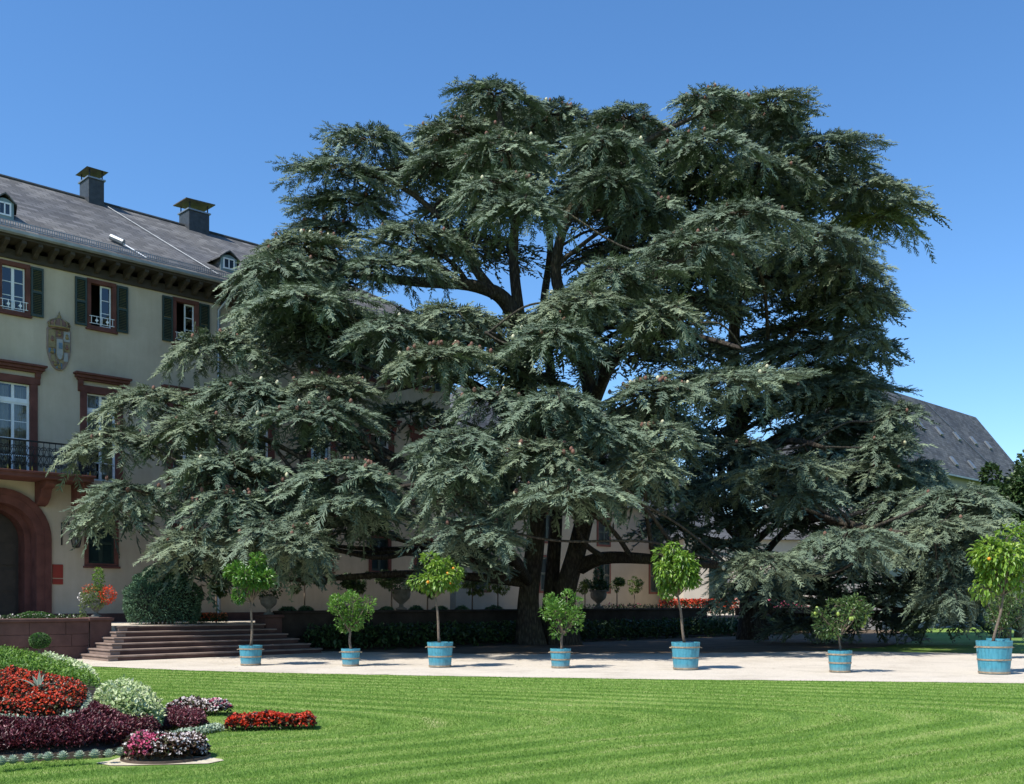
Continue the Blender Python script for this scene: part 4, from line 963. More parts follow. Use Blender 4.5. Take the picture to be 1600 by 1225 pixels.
def potted(x0, x1, yt, yb, crown, mat, label, Lf, n, lean=0, droop=.3, fruit=None, nf=0, clumps=14, tone=.45, Y=None, trunk_top=None):
    Y = (Y or G(0, yb)[1]); X = ((x0 + x1) / 2 - 800) / F * Y; k = Y / F
    rt = (x1 - x0) / 2 * k; h = (yb - yt) * k; rb = rt * .84; Y += rb
    th = thing("potted_citrus_tree", (X, Y, 0), label, "potted tree", "citrus trees in blue tubs along the gravel path")
    tub(th, X, Y, rt, rb, h)
    cx0, cy0, cx1, cy1 = crown; kc = Y / F
    c = np.array((((cx0 + cx1) / 2 - 800) * kc, Y, CAMZ + (HY - (cy0 + cy1) / 2) * kc)); r = np.array(((cx1 - cx0) / 2 * kc, (cx1 - cx0) / 2 * kc * .95, (cy1 - cy0) / 2 * kc))
    tt = np.array((c[0] + lean, Y, c[2] - r[2] * .75)); b = MB(); base = np.array((X, Y, h - .06))
    pts = [base + (tt - base) * s + np.array((math.sin(s * 5 + X) * .02, math.cos(s * 4) * .02, 0)) for s in np.linspace(0, 1, 7)]
    tr0 = .034 if r[2] > .55 else .027
    b.tube(pts, [tr0 * (1.3 if i == 0 else 1 - .05 * i) for i in range(7)], 8); b.build("trunk", M['bark'], th, smooth=True)
    o, cs = leaf_crown("crown", mat, th, int(n * 1.7), c, r * .97, clumps + 5, int(X * 100 + 31) % 999, Lf, .42, droop, tone=tone)
    b = MB()
    for cc_, rr_ in cs:
        m = (tt + cc_) / 2 + np.array((0, 0, -.04)); b.tube([tt - (0, 0, .05), m, cc_], [.02, .012, .005], 5, cap=False)
        for q in range(3): b.tube([cc_, cc_ + rdir(1)[0] * rr_ * .9], [.006, .003], 4, cap=False)
    b.build("branches", M['bark'], th, smooth=True, fixn=False)
    for q in range(nf):
        a = random.uniform(-PI, 0); e = random.uniform(-.6, .6); p = c + r * np.array((math.cos(a) * math.cos(e), math.sin(a) * math.cos(e) * 1.0, math.sin(e))) * .8
        R = .036
        MB().lathe([(R * math.sin(s) + .0005, -R * math.cos(s) * (1.0 if fruit == 'orange' else 1.3)) for s in np.linspace(0, PI, 8)], 10, p).build("fruit", M[fruit], th, smooth=True)
potted(370, 406, 1009, 1041, (350, 864, 437, 950), M['citrus1'], "dark green round-headed citrus in a blue tub nearest the steps, leftmost of the row", .12, 1500, droop=.25, clumps=18)
potted(531, 561, 1014, 1042, (504, 917, 590, 994), M['citrus1'], "small bushy citrus with upright shoots in a small blue tub, second from left", .085, 1300, droop=-.35, clumps=15, tone=.6)
potted(666, 707, 1004, 1044, (640, 866, 722, 940), M['citrus2'], "yellow-green orange tree with a few oranges, blue tub left of the cedar trunk", .12, 1250, lean=-.02, droop=.75, fruit='orange', nf=4, clumps=15)
potted(860, 893, 1014, 1045, (838, 917, 922, 998), M['citrus1'], "small bushy citrus in a small blue tub before the cedar trunk, middle of the row", .085, 1250, droop=-.2, clumps=14, tone=.55)
potted(1052, 1097, 1004, 1048, (1013, 838, 1100, 942), M['citrus2'], "tall yellow-green citrus on a slightly leaning stem, blue tub right of the cedar trunk", .125, 1500, lean=.02, droop=.75, clumps=17, tone=.4)
potted(1299, 1336, 1017, 1052, (1262, 925, 1362, 1000), M['citrus3'], "low open lemon tree with greenish lemons in a small blue tub on the right", .10, 850, droop=.1, fruit='lemon', nf=9, clumps=12)
potted(1537, 1591, 1002, 1055, (1506, 808, 1632, 944), M['citrus2'], "large yellow-green orange tree in the biggest blue tub at the right edge", .15, 1300, lean=-.03, droop=.75, fruit='orange', nf=2, clumps=16, tone=.55)
potted(1549, 1583, 994, 1026, (1522, 905, 1604, 992), M['citrus3'], "small citrus in a blue tub half hidden behind the biggest tub at the right edge", .10, 900, droop=.2, clumps=12, Y=28.5)

# ------------------------------------------------------------------ shrubs, topiary, standards
def dome(name, label, cat, c, r, mat, n, L, Wd=.45, group=None, tone=.45, zc=.35, noise_=.06, lumps=0, part="foliage", base=None):
    th = thing(name, (c[0], c[1], c[2] if base is None else base), label, cat, group)
    d = norm(rng.normal(size=(n, 3))); d[:, 2] = np.where(d[:, 2] < -zc, -d[:, 2], d[:, 2]); d = norm(d)
    ph = rng.uniform(0, 6, 6)
    rr_ = 1 + noise_ * (np.sin(d[:, 0] * 5 + ph[0]) + np.sin(d[:, 1] * 6 + ph[1]) + np.sin(d[:, 2] * 7 + ph[2]) + np.sin((d[:, 0] + d[:, 2]) * 11 + ph[3])) * .5
    q = rng.uniform(.86, 1.0, n)
    Pt = np.array(c) + d * np.array(r) * (rr_ * q)[:, None]
    D = d + rdir(n) * .7; U = d + rdir(n) * .4; Ls = L * rng.uniform(.7, 1.3, n); V, Fa = leaves(Pt, D, U, Ls, Ls * Wd)
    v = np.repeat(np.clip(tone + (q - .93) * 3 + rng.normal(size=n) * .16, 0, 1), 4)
    stuff(bulk(part, V, Fa, mat, th, v))
    core = MB(); pr_ = [(max(.01, .86 * math.cos(a)), .86 * math.sin(a)) for a in np.linspace(-math.asin(min(1, zc)), PI / 2 - .02, 8)]
    n_ = 16; vs = [(c[0] + r[0] * p[0] * math.cos(2 * PI * k / n_), c[1] + r[1] * p[0] * math.sin(2 * PI * k / n_), c[2] + r[2] * p[1]) for p in pr_ for k in range(n_)]
    core.add(vs, [(i * n_ + k, i * n_ + (k + 1) % n_, (i + 1) * n_ + (k + 1) % n_, (i + 1) * n_ + k) for i in range(7) for k in range(n_)] + [tuple(range(7 * n_, 8 * n_))])
    core.build("inner_twigs", M['yew_core'], th)
    return th
M['yew_core'] = simple("inner_twigs", (.012, .018, .010), .9, .3, 5, bmp=.3)
zt_ = z_t
p = P(254, 938, 31.8); k = 31.8 / F
th = dome("yew_topiary", "large dark green clipped yew dome beside the top of the steps", "bush", (p[0], p[1], zt_ + .62), (57 * k, 57 * k, (978 - 888) * k * .62), M['yew'], 16000, .085, .35, zc=.5, noise_=.08, base=zt_)
b = MB()
for q in range(6): b.tube([(p[0] + (q - 2.5) * .12, p[1], zt_), (p[0] + (q - 2.5) * .2, p[1] - .1, zt_ + .5)], [.04, .03], 6)
b.build("stem", M['bark'], th)
p = P(55, 962, 29); dome("box_mound", "low clipped green box mound on the terrace behind the left wall", "bush", (p[0], p[1], .95), (.62, .6, .36), M['box'], 5000, .045, .5, zc=.1, base=.9)
p = P(62, 1001, 26.2); kk = 26.2 / F
th = dome("topiary_ball", "small round clipped box ball in front of the terrace wall", "bush", (p[0], p[1], p[2]), (15 * kk, 15 * kk, 12 * kk), M['box'], 2600, .035, .5, zc=1, noise_=.03, base=0)
MB().tube([(p[0], p[1], 0), (p[0], p[1], p[2])], [.04, .03], 6).build("stem", M['bark'], th)
MB().lathe([(.13, 0), (.17, .22), (.18, .24), (.15, .245)], 16, (p[0], p[1], 0)).build("pot", M['sand_wall'], th)

def standard(px, py, rpx, rpy, Y, label, mat, n=700, L=.11, base=None, cat="tree", name="standard_tree", tone=.45, stem_x=0, clumps=10):
    base = zt_ if base is None else base; p = P(px, py, Y); k = Y / F
    th = thing(name, (p[0], p[1], base), label, cat)
    b = MB(); b.tube([(p[0] + stem_x, p[1], base), (p[0] + stem_x * .6, p[1], (base + p[2]) / 2), (p[0], p[1], p[2])], [.035, .028, .02], 7)
    b.build("trunk", M['bark'], th, smooth=True)
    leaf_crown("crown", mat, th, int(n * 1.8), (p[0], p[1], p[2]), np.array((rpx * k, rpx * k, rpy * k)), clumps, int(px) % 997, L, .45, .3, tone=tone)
    return th
def YO(px, o): return BY + o * NV[1] + DV[1] * T(px, o)
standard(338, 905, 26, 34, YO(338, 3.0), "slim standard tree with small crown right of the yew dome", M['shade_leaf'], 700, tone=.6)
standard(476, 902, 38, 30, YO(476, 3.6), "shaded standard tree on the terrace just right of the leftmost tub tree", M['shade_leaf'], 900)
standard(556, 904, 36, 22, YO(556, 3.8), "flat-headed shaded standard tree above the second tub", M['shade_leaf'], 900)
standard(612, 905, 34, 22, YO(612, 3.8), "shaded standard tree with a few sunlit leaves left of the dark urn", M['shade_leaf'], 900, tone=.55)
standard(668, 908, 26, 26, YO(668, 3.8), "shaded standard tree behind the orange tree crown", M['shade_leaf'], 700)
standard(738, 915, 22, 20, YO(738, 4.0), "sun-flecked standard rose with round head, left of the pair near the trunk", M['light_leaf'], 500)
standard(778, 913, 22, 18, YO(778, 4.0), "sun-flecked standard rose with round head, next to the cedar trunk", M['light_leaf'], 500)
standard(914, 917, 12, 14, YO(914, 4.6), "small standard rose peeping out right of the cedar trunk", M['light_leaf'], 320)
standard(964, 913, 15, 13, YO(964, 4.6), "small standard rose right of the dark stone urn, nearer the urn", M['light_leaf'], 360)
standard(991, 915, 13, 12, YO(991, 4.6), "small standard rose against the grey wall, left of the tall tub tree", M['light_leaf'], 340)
for i, (px, w_) in enumerate(((450, 16), (478, 14), (540, 16), (604, 14), (650, 14), (688, 15), (722, 14), (772, 18))):
    Y = YO(px, 4.9); p = P(px, 950, Y); k = Y / F; lab = ["on the shaded terrace wall, leftmost of its row", "on the shaded terrace wall, second of its row", "behind the second tub tree", "left of the dark urn", "right of the dark urn", "behind the orange tree stem", "right of the orange tree", "beside the cedar trunk"][i]
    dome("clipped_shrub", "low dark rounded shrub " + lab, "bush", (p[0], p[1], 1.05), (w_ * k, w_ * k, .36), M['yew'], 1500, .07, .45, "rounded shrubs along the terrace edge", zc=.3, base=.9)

def urn_profile(s): return [(.16 * s, 0), (.16 * s, .05 * s), (.07 * s, .09 * s), (.06 * s, .17 * s), (.12 * s, .22 * s), (.24 * s, .33 * s), (.27 * s, .45 * s), (.25 * s, .52 * s), (.31 * s, .56 * s), (.31 * s, .59 * s), (.25 * s, .585 * s), (.04 * s, .56 * s)]
def urn(px, z, s, label, o=5.4, mat='grey_stone', t=None):
    t = T(px, o) if t is None else t; q = FP(t, o, z); th = thing("stone_urn", q, label, "urn"); MB().lathe(urn_profile(s), 20, q).build("vase", M[mat], th, smooth=True)
    MB().box(q[0] - .2 * s, q[0] + .2 * s, q[1] - .2 * s, q[1] + .2 * s, z - .12, z + .002).build("base", M[mat], th, bevel=.01)
    return th, np.array(q)
def cloud(name, mat, parent, n, c, r, L, Wd=.5, droop=0.2, tone=.5):
    d = norm(rng.normal(size=(n, 3))); q = rng.uniform(.2, 1, n) ** .5; Pt = np.array(c) + d * np.array(r) * q[:, None]
    D = d + rdir(n) * .8; D[:, 2] -= droop; Ls = L * rng.uniform(.7, 1.3, n); V, Fa = leaves(Pt, D, rdir(n) * .7 + (0, 0, .8), Ls, Ls * Wd)
    return stuff(bulk(name, V, Fa, mat, parent, np.repeat(np.clip(tone + rng.normal(size=n) * .22, 0, 1), 4)))
# the sunlit urn of geraniums on the pier by the steps
th, q = urn(150, 1.17, .85, "stone urn overflowing with red geraniums and trailing ivy on the pier by the steps", t=-2.83)
cloud("foliage", M['light_leaf'], th, 700, q + (-.05, -.1, .62), (.34, .3, .26), .06)
cloud("upright_plant", M['hedge'], th, 300, q + (.06, 0, 1.08), (.15, .15, .34), .07, tone=.6)
cloud("red_flowers", M['redfl'], th, 300, q + (.36, -.1, .62), (.24, .22, .26), .05, .9, tone=.75)
cloud("orange_flowers", M['orangefl'], th, 60, q + (-.12, -.22, .80), (.2, .1, .12), .05, .9)
cloud("trailing_ivy", M['light_leaf'], th, 260, q + (-.36, -.05, .20), (.08, .1, .42), .055, tone=.75)
cloud("white_flowers", M['whitefl'], th, 40, q + (-.34, -.15, .55), (.16, .1, .15), .045, .9)
cloud("trailing_leaves", M['light_leaf'], th, 220, q + (.1, -.22, .42), (.3, .1, .2), .055, tone=.6)
th, q = urn(627, 1.30, 1.25, "dark stone urn with spiky plant on the shaded terrace wall behind the orange tree", 5.3)
cloud("foliage", M['shade_leaf'], th, 500, q + (0, 0, 1.0), (.5, .45, .42), .12)
th, q = urn(935, 1.30, 1.35, "dark stone urn with a conical plant in the shade right of the cedar trunk", 5.3)
cloud("foliage", M['shade_leaf'], th, 450, q + (0, 0, .98), (.45, .4, .25), .12); cloud("cone_plant", M['yew'], th, 500, q + (0, 0, 1.35), (.2, .2, .5), .12)
th, q = urn(413, 1.18, 1.0, "shaded stone urn on the pier behind the leftmost tub tree", t=2.72)
cloud("foliage", M['shade_leaf'], th, 400, q + (0, 0, .8), (.4, .4, .35), .1)

def bedline(name, label, pts, wdt, hgt, base, leafm, flm, n, nf, L=.07, cat="flower bed", tone=.5):
    A = np.array(pts, float); seg = np.linalg.norm(np.diff(A, axis=0), axis=1); cum = np.concatenate(([0], np.cumsum(seg)))
    def samp(n):
        s = rng.uniform(0, cum[-1], n); i = np.clip(np.searchsorted(cum, s) - 1, 0, len(seg) - 1); f = (s - cum[i]) / seg[i]; c = A[i] + (A[i + 1] - A[i]) * f[:, None]
        d = (A[i + 1] - A[i]) / seg[i][:, None]; v = rng.uniform(-1, 1, n); side = np.stack((-d[:, 1], d[:, 0]), 1)
        xy = c + side * (v * wdt / 2)[:, None]; return xy, np.sqrt(np.clip(1 - v ** 4, 0, 1))
    th = thing(name, (A[0][0], A[0][1], base), label, cat)
    xy, e = samp(n); Pt = np.concatenate((xy, (base + hgt * e * rng.uniform(.2, 1, n))[:, None]), 1); D = rdir(n) + (0, 0, .5); Ls = L * rng.uniform(.7, 1.3, n)
    V, Fa = leaves(Pt, D, rdir(n) * .6 + (0, 0, 1), Ls, Ls * .55); stuff(bulk("foliage", V, Fa, leafm, th, np.repeat(np.clip(tone + rng.normal(size=n) * .2, 0, 1), 4)))
    if nf:
        xy, e = samp(nf); Pt = np.concatenate((xy, (base + hgt * e * rng.uniform(.8, 1.1, nf))[:, None]), 1); V, Fa = leaves(Pt, rdir(nf) + (0, -.3, .6), rdir(nf) * .6 + (0, -.4, 1), L * .8, L * .75)
        stuff(bulk("flowers", V, Fa, flm, th, np.repeat(rng.uniform(0, 1, nf), 4)))
    return th
def tl(px, o): return FP(T(px, o), o, 0)[:2]
bedline("flower_bed", "strip of orange-red flowers at the foot of the slim tree beside the yew", [tl(300, 4.4), tl(352, 4.4)], .5, .3, zt_, M['shade_leaf'], M['orangefl'], 900, 260, .07)
bedline("flower_bed", "bright red and pink flower border on the far terrace behind the tall tub tree", [tl(1035, 4.4), tl(1150, 4.4)], .8, .75, zt_, M['shade_leaf'], M['redfl'], 2500, 1500, .12)
bedline("flower_bed", "pink and red flower border on the far terrace right of the second cedar trunk", [tl(1192, 4.4), tl(1256, 4.4)], .8, .75, zt_, M['shade_leaf'], M['pinkfl'], 2000, 1300, .12)
bedline("flower_bed", "sparse rose bed with a few red blooms along the wall right of the urn", [tl(905, 4.8), tl(1030, 4.8)], .5, .55, zt_, M['shade_leaf'], M['pinkfl'], 1600, 40, .10)
bedline("flower_bed", "low rose bushes with pale blooms behind the left terrace wall", [tl(-40, 4.8), tl(135, 4.8)], .5, .32, zt_, M['shade_leaf'], M['whitefl'], 1800, 60, .07)
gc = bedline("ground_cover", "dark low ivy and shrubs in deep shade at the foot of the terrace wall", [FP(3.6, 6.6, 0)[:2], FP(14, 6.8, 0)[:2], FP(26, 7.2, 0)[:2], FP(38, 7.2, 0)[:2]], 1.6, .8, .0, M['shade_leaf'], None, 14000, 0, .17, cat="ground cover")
stuff(gc)

# broadleaf trees at the right and shrubs behind
def bigtree(px, py, rpx, rpy, Y, label, n, L, mat='shade_leaf', clumps=22, tone=.45):
    p = P(px, py, Y); k = Y / F; th = thing("broadleaf_tree", (p[0], p[1], 0), label, "tree")
    tp = np.array((p[0], p[1], p[2] - rpy * k * .3)); b = MB(); b.tube([(p[0], p[1], -.1), (p[0] + .1, p[1], tp[2] * .5), tp], [.22, .17, .1], 9); b.build("trunk", M['bark'], th, smooth=True)
    o, cs = leaf_crown("crown", M[mat], th, n, p, np.array((rpx * k, rpx * k, rpy * k)), clumps, int(px + py) % 991, L, .55, .3, tone=tone)
    b = MB()
    for c_, r_ in cs: b.tube([tp, (tp + c_) / 2 + np.array((0, 0, .2)), c_], [.08, .05, .015], 5, cap=False)
    b.build("limbs", M['bark'], th, smooth=True, fixn=False)
bigtree(1592, 782, 70, 95, 46, "dark green broadleaf tree at the right edge below the slate roof", 9000, .24, tone=.5, clumps=30)
bigtree(1690, 830, 90, 130, 50, "broadleaf tree just past the right edge", 3500, .28) if False else None
bigtree(1570, 925, 55, 55, 40, "leafy shrub-like tree low behind the small tub at the right edge", 3500, .17, tone=.5)

# ------------------------------------------------------------------ the raised carpet bed at the left
bp = [G(-190, 1196), G(60, 1189), G(160, 1183), G(205, 1172), G(262, 1154), G(262, 1132), G(200, 1090), G(150, 1064), G(60, 1056), G(-300, 1060), G(-420, 1120)]
bpoly = np.array([q[:2] for q in bp])
def inpoly(X, Y, poly):
    ins = np.zeros(len(X), bool); j = len(poly) - 1
    for i in range(len(poly)):
        xi, yi = poly[i]; xj, yj = poly[j]; c = ((yi > Y) != (yj > Y)) & (X < (xj - xi) * (Y - yi) / (yj - yi + 1e-12) + xi); ins ^= c; j = i
    return ins
def edist(X, Y, poly):
    d = np.full(len(X), 1e9)
    for i in range(len(poly)):
        a, b = poly[i], poly[(i + 1) % len(poly)]; ab = b - a; t = np.clip(((X - a[0]) * ab[0] + (Y - a[1]) * ab[1]) / (ab @ ab), 0, 1); d = np.minimum(d, np.hypot(X - a[0] - ab[0] * t, Y - a[1] - ab[1] * t))
    return d
def mound(X, Y):
    X = np.atleast_1d(np.asarray(X, float)); Y = np.atleast_1d(np.asarray(Y, float))
    return np.where(inpoly(X, Y, bpoly), .04 + 1.0 * (1 - np.exp(-edist(X, Y, bpoly) * .5)), 0)
def hit(px, py, lift=0.0):                   # where a photo pixel meets the mound
    Y = np.linspace(8, 24, 1600); X = (px - 800) / F * Y; Z = CAMZ + (HY - py) / F * Y; m = mound(X, Y) + lift
    c = Z <= m; i = np.argmax(c) if c.any() else np.argmin(Z - m); return np.array((X[i], Y[i]))
gx = np.linspace(bpoly[:, 0].min(), bpoly[:, 0].max(), 90); gy = np.linspace(bpoly[:, 1].min(), bpoly[:, 1].max(), 90)
XX, YY = np.meshgrid(gx, gy); ZZ = mound(XX.ravel(), YY.ravel()) - .03
V = np.stack((XX.ravel(), YY.ravel(), ZZ), 1); idx = np.arange(8100).reshape(90, 90)
Fq = np.stack((idx[:-1, :-1].ravel(), idx[:-1, 1:].ravel(), idx[1:, 1:].ravel(), idx[1:, :-1].ravel()), 1); Fq = Fq[ZZ[Fq].max(1) > 0]
struct(bulk("soil_mound", V, Fq, M['soil']))
edge = [(*p_[:2],) for p_ in (G(-190, 1197), G(60, 1190), G(160, 1184.5), G(206, 1173), G(264, 1155))]
b = MB()
for (a, c) in zip(edge, edge[1:]): b.add([(a[0], a[1], 0), (c[0], c[1], 0), (c[0], c[1], .075), (a[0], a[1], .075), (a[0], a[1] + .012, 0), (c[0], c[1] + .012, 0), (c[0], c[1] + .012, .075), (a[0], a[1] + .012, .075)], [(0, 1, 2, 3), (7, 6, 5, 4), (3, 2, 6, 7)])
tag(b.build("bed_edging", M['edging']), "rusty metal edging strip along the front of the raised flower bed", "edging")

def planting(name, label, poly, hgt, leafm, n, L, Wd=.5, flowers=(), cat="flower bed", tone=.45, ed=.10, up=.5, spread=1.0, zlo=.35, level=None):
    poly = np.array(poly); lo, hi = poly.min(0), poly.max(0)
    def samp(n):
        xs = []; c = 0
        while c < n:
            q = rng.uniform(lo, hi, (n * 2, 2)); q = q[inpoly(q[:, 0], q[:, 1], poly)]; xs.append(q); c += len(q)
        q = np.concatenate(xs)[:n]; e = np.clip(edist(q[:, 0], q[:, 1], poly) / ed, 0, 1); h = hgt * np.sqrt(1 - (1 - e) ** 2 * .85)
        h *= 1 + .16 * (np.sin(q[:, 0] * 9 + q[:, 1] * 4) * np.sin(q[:, 1] * 8 - q[:, 0] * 3)); base = mound(q[:, 0], q[:, 1]) if level is None else level; return q, base, h
    c0 = poly.mean(0); th = thing(name, (c0[0], c0[1], float(mound(*c0)[0]) if level is None else level), label, cat)
    q, bz, h = samp(n); f = rng.uniform(zlo, 1, n); Pt = np.concatenate((q, (bz + h * f)[:, None]), 1); D = rdir(n) * spread + (0, 0, up); Ls = L * rng.uniform(.65, 1.35, n)
    V, Fa = leaves(Pt, D, rdir(n) * .6 + (0, -.2, 1), Ls, Ls * Wd); v = np.repeat(np.clip(tone + (f - .8) * .6 + rng.normal(size=n) * .22, 0, 1), 4)
    stuff(bulk("foliage", V, Fa, leafm, th, v))
    for (nm, fm, nf, fl, sel) in flowers:
        q, bz, h = samp(nf)
        if sel: k = np.array([sel(*a) for a in q]); q, bz, h = q[k], bz[k] if hasattr(bz, '__len__') else bz, h[k]
        m = len(q); Pt = np.concatenate((q, (bz + h * rng.uniform(.72, 1.08, m))[:, None]), 1); C3 = np.repeat(Pt, 3, 0); D = rdir(len(C3)) + (0, -.2, .5); U = rdir(len(C3)) * .5 + (0, -.6, 1)
        V, Fa = leaves(C3, D, U, fl, fl * .9); stuff(bulk(nm, V, Fa, fm, th, np.repeat(rng.uniform(0, 1, len(C3)), 4)))
    return th
H_ = lambda *pts: [hit(*p_) for p_ in pts]
planting("hedge_planting", "bright green clipped planting along the top of the raised bed", H_((-120, 1075), (0, 1068), (60, 1062), (120, 1078), (158, 1085), (150, 1070), (110, 1052), (60, 1036), (0, 1024), (-120, 1015)), .18, M['hedge'], 18000, .042, .5, cat="plants", up=.8, tone=.5)
planting("variegated_planting", "pale variegated plants on the far right shoulder of the raised bed", H_((62, 1040), (95, 1052), (130, 1064), (152, 1076), (152, 1068), (128, 1050), (95, 1036), (66, 1030)), .20, M['varieg'], 4200, .06, .6, cat="plants", tone=.55)
planting("red_flower_bed", "large oval of bright red flowers on the raised bed around the agave", H_((-120, 1118), (-20, 1126), (40, 1131), (90, 1130), (122, 1120), (134, 1106), (138, 1092), (110, 1082), (60, 1072), (0, 1070), (-120, 1075)), .17, M['bronze'], 15000, .042, .6, (("flowers", M['redfl'], 3000, .026, None),), tone=.45)
planting("purple_planting", "broad band of dark purple-leaved plants along the front of the raised bed", H_((-150, 1186), (0, 1178), (70, 1174), (130, 1172), (190, 1168), (225, 1158), (252, 1146), (240, 1138), (190, 1133), (150, 1118), (140, 1108), (136, 1124), (110, 1136), (60, 1140), (0, 1138), (-150, 1130)), .15, M['purple'], 30000, .042, .42, cat="plants", up=.7)
planting("variegated_planting", "big pale green and white variegated clump at the right end of the raised bed", H_((150, 1108), (165, 1122), (190, 1134), (220, 1141), (248, 1140), (256, 1130), (240, 1114), (205, 1098), (170, 1094), (152, 1098)), .30, M['varieg'], 9500, .058, .55, cat="plants", ed=.22, tone=.5)
planting("silver_border", "curved ribbon of silvery plants edging the red oval", H_((-60, 1132), (0, 1134), (50, 1140), (100, 1139), (130, 1128), (142, 1112), (140, 1092), (130, 1088), (132, 1106), (120, 1124), (90, 1133), (50, 1134), (0, 1129), (-60, 1126)), .12, M['silver'], 4500, .032, .6, cat="plants", tone=.55)
planting("purple_planting", "separate dark purple clump right of the variegated mound", [G(256, 1146)[:2], G(300, 1146)[:2], G(324, 1140)[:2], G(318, 1130)[:2], G(285, 1124)[:2], G(256, 1126)[:2]], .17, M['purple'], 6500, .042, .42, cat="plants", up=.7, level=.02)
# the ring beds and the red strip on the lawn
def ringpoly(px0, px1, yb, ratio=1.0, n=24):
    Y0 = 2560 / (yb - HY); r = (px1 - px0) / 2 / F * Y0 * 1.03; c = np.array((((px0 + px1) / 2 - 800) / F * (Y0 + r * ratio), Y0 + r * ratio)); return c, r, [c + np.array((r * math.cos(a), r * ratio * math.sin(a))) for a in np.linspace(0, 2 * PI, n, endpoint=False)]
c, r, pl_ = ringpoly(195, 324, 1195)
planting("begonia_ring_bed", "round white begonia bed with a pink patch, nearest on the lawn", pl_, .20, M['bronze'], 4200, .05, .6, (("white_flowers", M['whitefl'], 520, .03, lambda x, y: not (x < c[0] - .02 and y < c[1] + .1)), ("pink_flowers", M['pinkfl'], 900, .032, lambda x, y: x < c[0] - .02 and x > c[0] - .3 and y < c[1] + .1), ("pale_flowers", M['whitefl'], 260, .03, lambda x, y: x < c[0] - .28)), level=.02, ed=.1, tone=.35)
tag(MB().lathe([(r + .025, 0), (r + .022, .035), (r + .010, .035), (r + .01, 0)], 40, (c[0], c[1], 0)).build("bed_edging", M['edging']), "round metal edging ring of the nearest begonia bed", "edging")
def strip(pts, wd): 
    a = np.array(pts, float); d = a[-1] - a[0]; d /= np.linalg.norm(d); s = np.array((-d[1], d[0])) * wd / 2; return [*(a - s), *(a + s)[::-1]]
planting("begonia_bed", "far white and pink begonia strip behind the purple clump", strip([G(268, 1116)[:2], G(352, 1117)[:2]], .5), .18, M['bronze'], 2400, .05, .6, (("white_flowers", M['whitefl'], 420, .032, None), ("pink_flowers", M['pinkfl'], 170, .034, lambda x, y: x > G(330, 1117)[0] or x < G(285, 1117)[0])), level=.02)
planting("red_flower_strip", "narrow separate strip of red flowers lying out on the lawn", strip([G(354, 1141)[:2], G(491, 1138)[:2]], .38), .17, M['bronze'], 3000, .05, .6, (("flowers", M['redfl'], 900, .036, None),), level=.01)
planting("silver_border", "low silvery strip of plants leading towards the red flower strip", strip([G(262, 1157)[:2], G(305, 1149)[:2], G(346, 1141)[:2]], .2), .07, M['silver'], 1700, .035, .6, cat="plants", level=.01)
# sandy patch under the ring bed
sheet("sand_patch", [G(150, 1193)[:2], G(170, 1190)[:2], G(196, 1182)[:2], G(320, 1183)[:2], G(345, 1187)[:2], G(350, 1189)[:2], G(325, 1194)[:2], G(198, 1197)[:2], G(172, 1197)[:2]], .008, simple("sand", (.52, .46, .33), .95, .2, 12, bmp=.4, bscale=60), .012)
# silver rosettes, each a plant of its own
rt = []
for ring_, (nl, rad, el) in enumerate(((11, 1.0, .1), (11, .98, .4), (9, .92, .75), (7, .85, 1.05), (4, .8, 1.35))):
    for q in range(nl):
        a = 2 * PI * (q + .5 * (ring_ % 2)) / nl; rt.append((a, rad, el))
Dd = np.array([(math.cos(a) * math.cos(e), math.sin(a) * math.cos(e), math.sin(e)) for a, r_, e in rt]); Rr = np.array([r_ for a, r_, e in rt])
Vr, Fr = leaves(np.tile(np.array((0, 0, .12)), (len(rt), 1)), Dd, np.tile(np.array((0, 0, 1.0)), (len(rt), 1)) + Dd * .2, Rr, .55 * np.ones(len(rt)), .3, -.12)
ro_ = bulk("leaf_rosette", Vr, Fr, M['silver'], None, np.repeat(rng.uniform(.45, 1.0, len(rt)), 4)); rme = ro_.data; bpy.data.objects.remove(ro_)
core = MB().lathe([(.4, .0), (.6, .2), (.55, .45), (.35, .65), (.1, .75)], 10).build("rosette_core", leafmat("rosette_core", ((0, (.12, .17, .12)), (1, (.12, .17, .12))), .7, 0)); cme = core.data; bpy.data.objects.remove(core)
spots = [(2, 1186, 10), (20, 1184, 9.5), (44, 1182, 10.5), (63, 1180, 6), (75, 1179.5, 9.5), (98, 1178, 9.5), (124, 1177, 9), (147.5, 1175.5, 9.5), (170, 1175, 9), (188, 1172, 9), (200, 1168, 9.5), (213, 1164, 9.5), (224, 1160, 9.5), (236, 1156, 9), (246, 1152.5, 9), (255, 1149, 8)]
for i, (px, py, rp) in enumerate(spots):
    z = .075 + .03 * max(0, i - 9) / 4; h_ = G(px, py + rp * .75, z)[:2]; s = rp * 1.12 / F * h_[1]
    th = thing("silver_rosette", (h_[0], h_[1], z), "small round silvery-green rosette plant in the row edging the front of the bed" if i < 9 else "silvery-green rosette crowded in the border's rising end beside the ring bed", "plant", "silver rosettes, spaced row" if i < 9 else "silver rosettes, crowded end")
    for nm, me in (("leaves", rme), ("core", cme)):
        o = put(nm, me, th, (h_[0], h_[1], z - .01), random.uniform(0, 6)); o.scale = (s, s, s * 1.45)
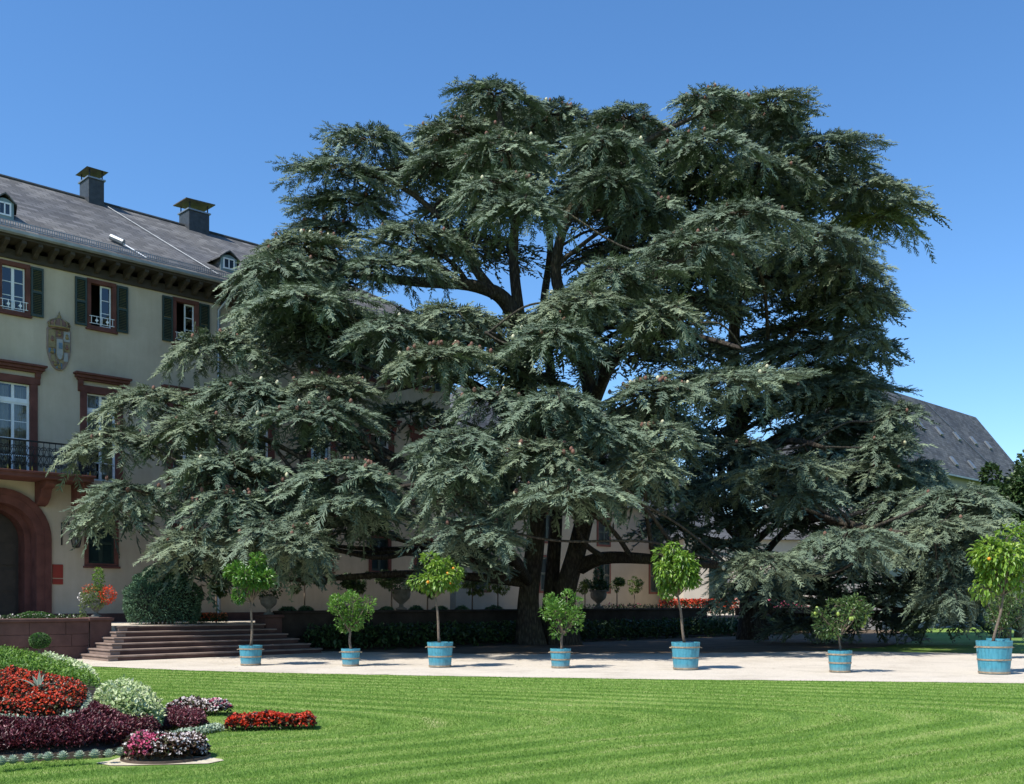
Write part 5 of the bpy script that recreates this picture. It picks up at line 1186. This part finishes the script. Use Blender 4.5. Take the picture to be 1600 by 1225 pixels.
# agave
h_ = hit(60, 1100); z = float(mound(*h_)[0]) + .15
th = thing("agave_plant", (h_[0], h_[1], z - .1), "spiky grey-striped agave rising out of the red oval", "plant")
for a, L_, el in ((PI * .97, .30, .55), (.1, .22, .5), (PI * .55, .2, 1.25), (PI * .35, .18, 1.1), (PI * 1.4, .2, .7), (PI * 1.75, .22, .5), (PI * .75, .22, .8)):
    b = MB(); d = np.array((math.cos(a), math.sin(a) * .8)); sd = np.array((-d[1], d[0])); vs = []
    for q in range(6):
        s = q / 5; x = L_ * s * math.cos(el); zz = L_ * (s * math.sin(el) + .25 * s - .55 * s * s * (1.2 - math.sin(el))); w_ = .030 * (1 - s) ** .6 * (.6 + 1.6 * s * (1 - s)) + .001
        c_ = np.array((h_[0], h_[1])) + d * x
        vs += [(*(c_ - sd * w_), z + zz + w_ * .4), (*c_, z + zz), (*(c_ + sd * w_), z + zz + w_ * .4)]
    b.add(vs, [(3 * q + k, 3 * q + k + 1, 3 * q + 4 + k, 3 * q + 3 + k) for q in range(5) for k in (0, 1)])
    o = b.build("leaf", M['agave'], th, smooth=True, fixn=False); at = o.data.attributes.new("v", 'FLOAT', 'POINT'); at.data.foreach_set("value", [1.0, .35, 1.0] * 6)

# ------------------------------------------------------------------ grass blades on the near lawn
def grass(n, y0, y1, L, name):
    Y = y0 * (y1 / y0) ** rng.uniform(0, 1, n); X = (rng.uniform(-60, 1660, n) - 800) / F * Y
    c2, r2, _ = ringpoly(195, 324, 1195)
    eP = np.array([G(*q)[:2] for q in EDGE]); eY = np.interp(X, eP[:, 0], eP[:, 1])
    k = (mound(X, Y) <= 0) & (np.hypot(X - c2[0], Y - c2[1]) > r2 + .03) & (Y < eY - .03)
    sp = np.array([G(128, 1189)[:2], G(196, 1180)[:2], G(340, 1181)[:2], G(352, 1189)[:2], G(325, 1197)[:2], G(196, 1201)[:2], G(150, 1196)[:2]]); k &= ~inpoly(X, Y, sp)
    X, Y = X[k], Y[k]; m = len(X); Pt = np.stack((X, Y, np.zeros(m)), 1)
    D = rdir(m) * .75 + (0, 0, .8); D[:, 2] = np.abs(D[:, 2]) + .15
    Ls = L * rng.uniform(.6, 1.3, m); wd = (.0028 * Y / 9)[:, None]; sd = norm(np.cross(D, rdir(m))) * wd
    V = np.stack((Pt - sd, Pt + sd, Pt + norm(D) * Ls[:, None]), 1).reshape(-1, 3); Fa = np.arange(3 * m).reshape(m, 3)
    xa = (X - LN[0]) * math.cos(LN[2]) + (Y - LN[1]) * math.sin(LN[2]); ya = (Y - LN[1]) * math.cos(LN[2]) - (X - LN[0]) * math.sin(LN[2])
    dist = .45 * xa + .89 * np.sqrt(ya ** 2 + 1.6) + .22 * np.sin(X * .45 + 1) + .16 * np.sin(Y * .8 + X * .3); st = np.sin(dist * 2 * PI / .62 + .9)
    pt = np.sin(X * 1.3 + 2 * np.sin(Y * .7)) * np.sin(Y * 1.1 + 1.5 * np.sin(X * .6)); dry = np.clip(np.sin(X * .55 + .8) * np.sin(Y * .9 - .4) - .72, 0, 1)
    v = np.repeat(np.clip(.44 + .20 * st * (.6 + .4 * pt) + .10 * pt + .07 * np.sin(dist * 2 * PI / .27) + 1.0 * dry + rng.normal(size=m) * .16, 0, 1), 3)
    o = bulk(name, V, Fa, M['blade'], None, v); stuff(o); tag(o, "short mown grass of the lawn in the foreground", "grass")
grass(420000, 7.9, 25, .026, "lawn_grass")
print("TRIS", sum(len(o.data.loop_triangles) or sum(len(p.vertices) - 2 for p in o.data.polygons) for o in SC.objects if o.type == 'MESH' and len(o.data.polygons) < 3000) + sum(len(o.data.polygons) for o in SC.objects if o.type == 'MESH' and len(o.data.polygons) >= 3000)) if False else None

M['litter'] = leafmat("litter", ((0, (.10, .07, .04)), (1, (.26, .21, .13))), .8, 0)
# fallen twigs and needles strewn on the gravel near the tree
n = 900; Y = rng.uniform(22, 33, n) ; Y = 33 - (33 - Y) * rng.uniform(.2, 1, n); X = rng.uniform(-8, 12, n); Pt = np.stack((X, Y, np.full(n, .012)), 1)
D = rdir(n) * (1, 1, .06); V, Fa = leaves(Pt, D, np.tile(np.array((0, 0, 1.0)), (n, 1)), rng.uniform(.03, .09, n), rng.uniform(.012, .03, n), .1, 0)
o = bulk("fallen_litter", V, Fa, M['litter'], None, np.repeat(rng.uniform(0, 1, n), 4)); stuff(o); tag(o, "scattered brown leaf and needle litter on the gravel path", "litter")
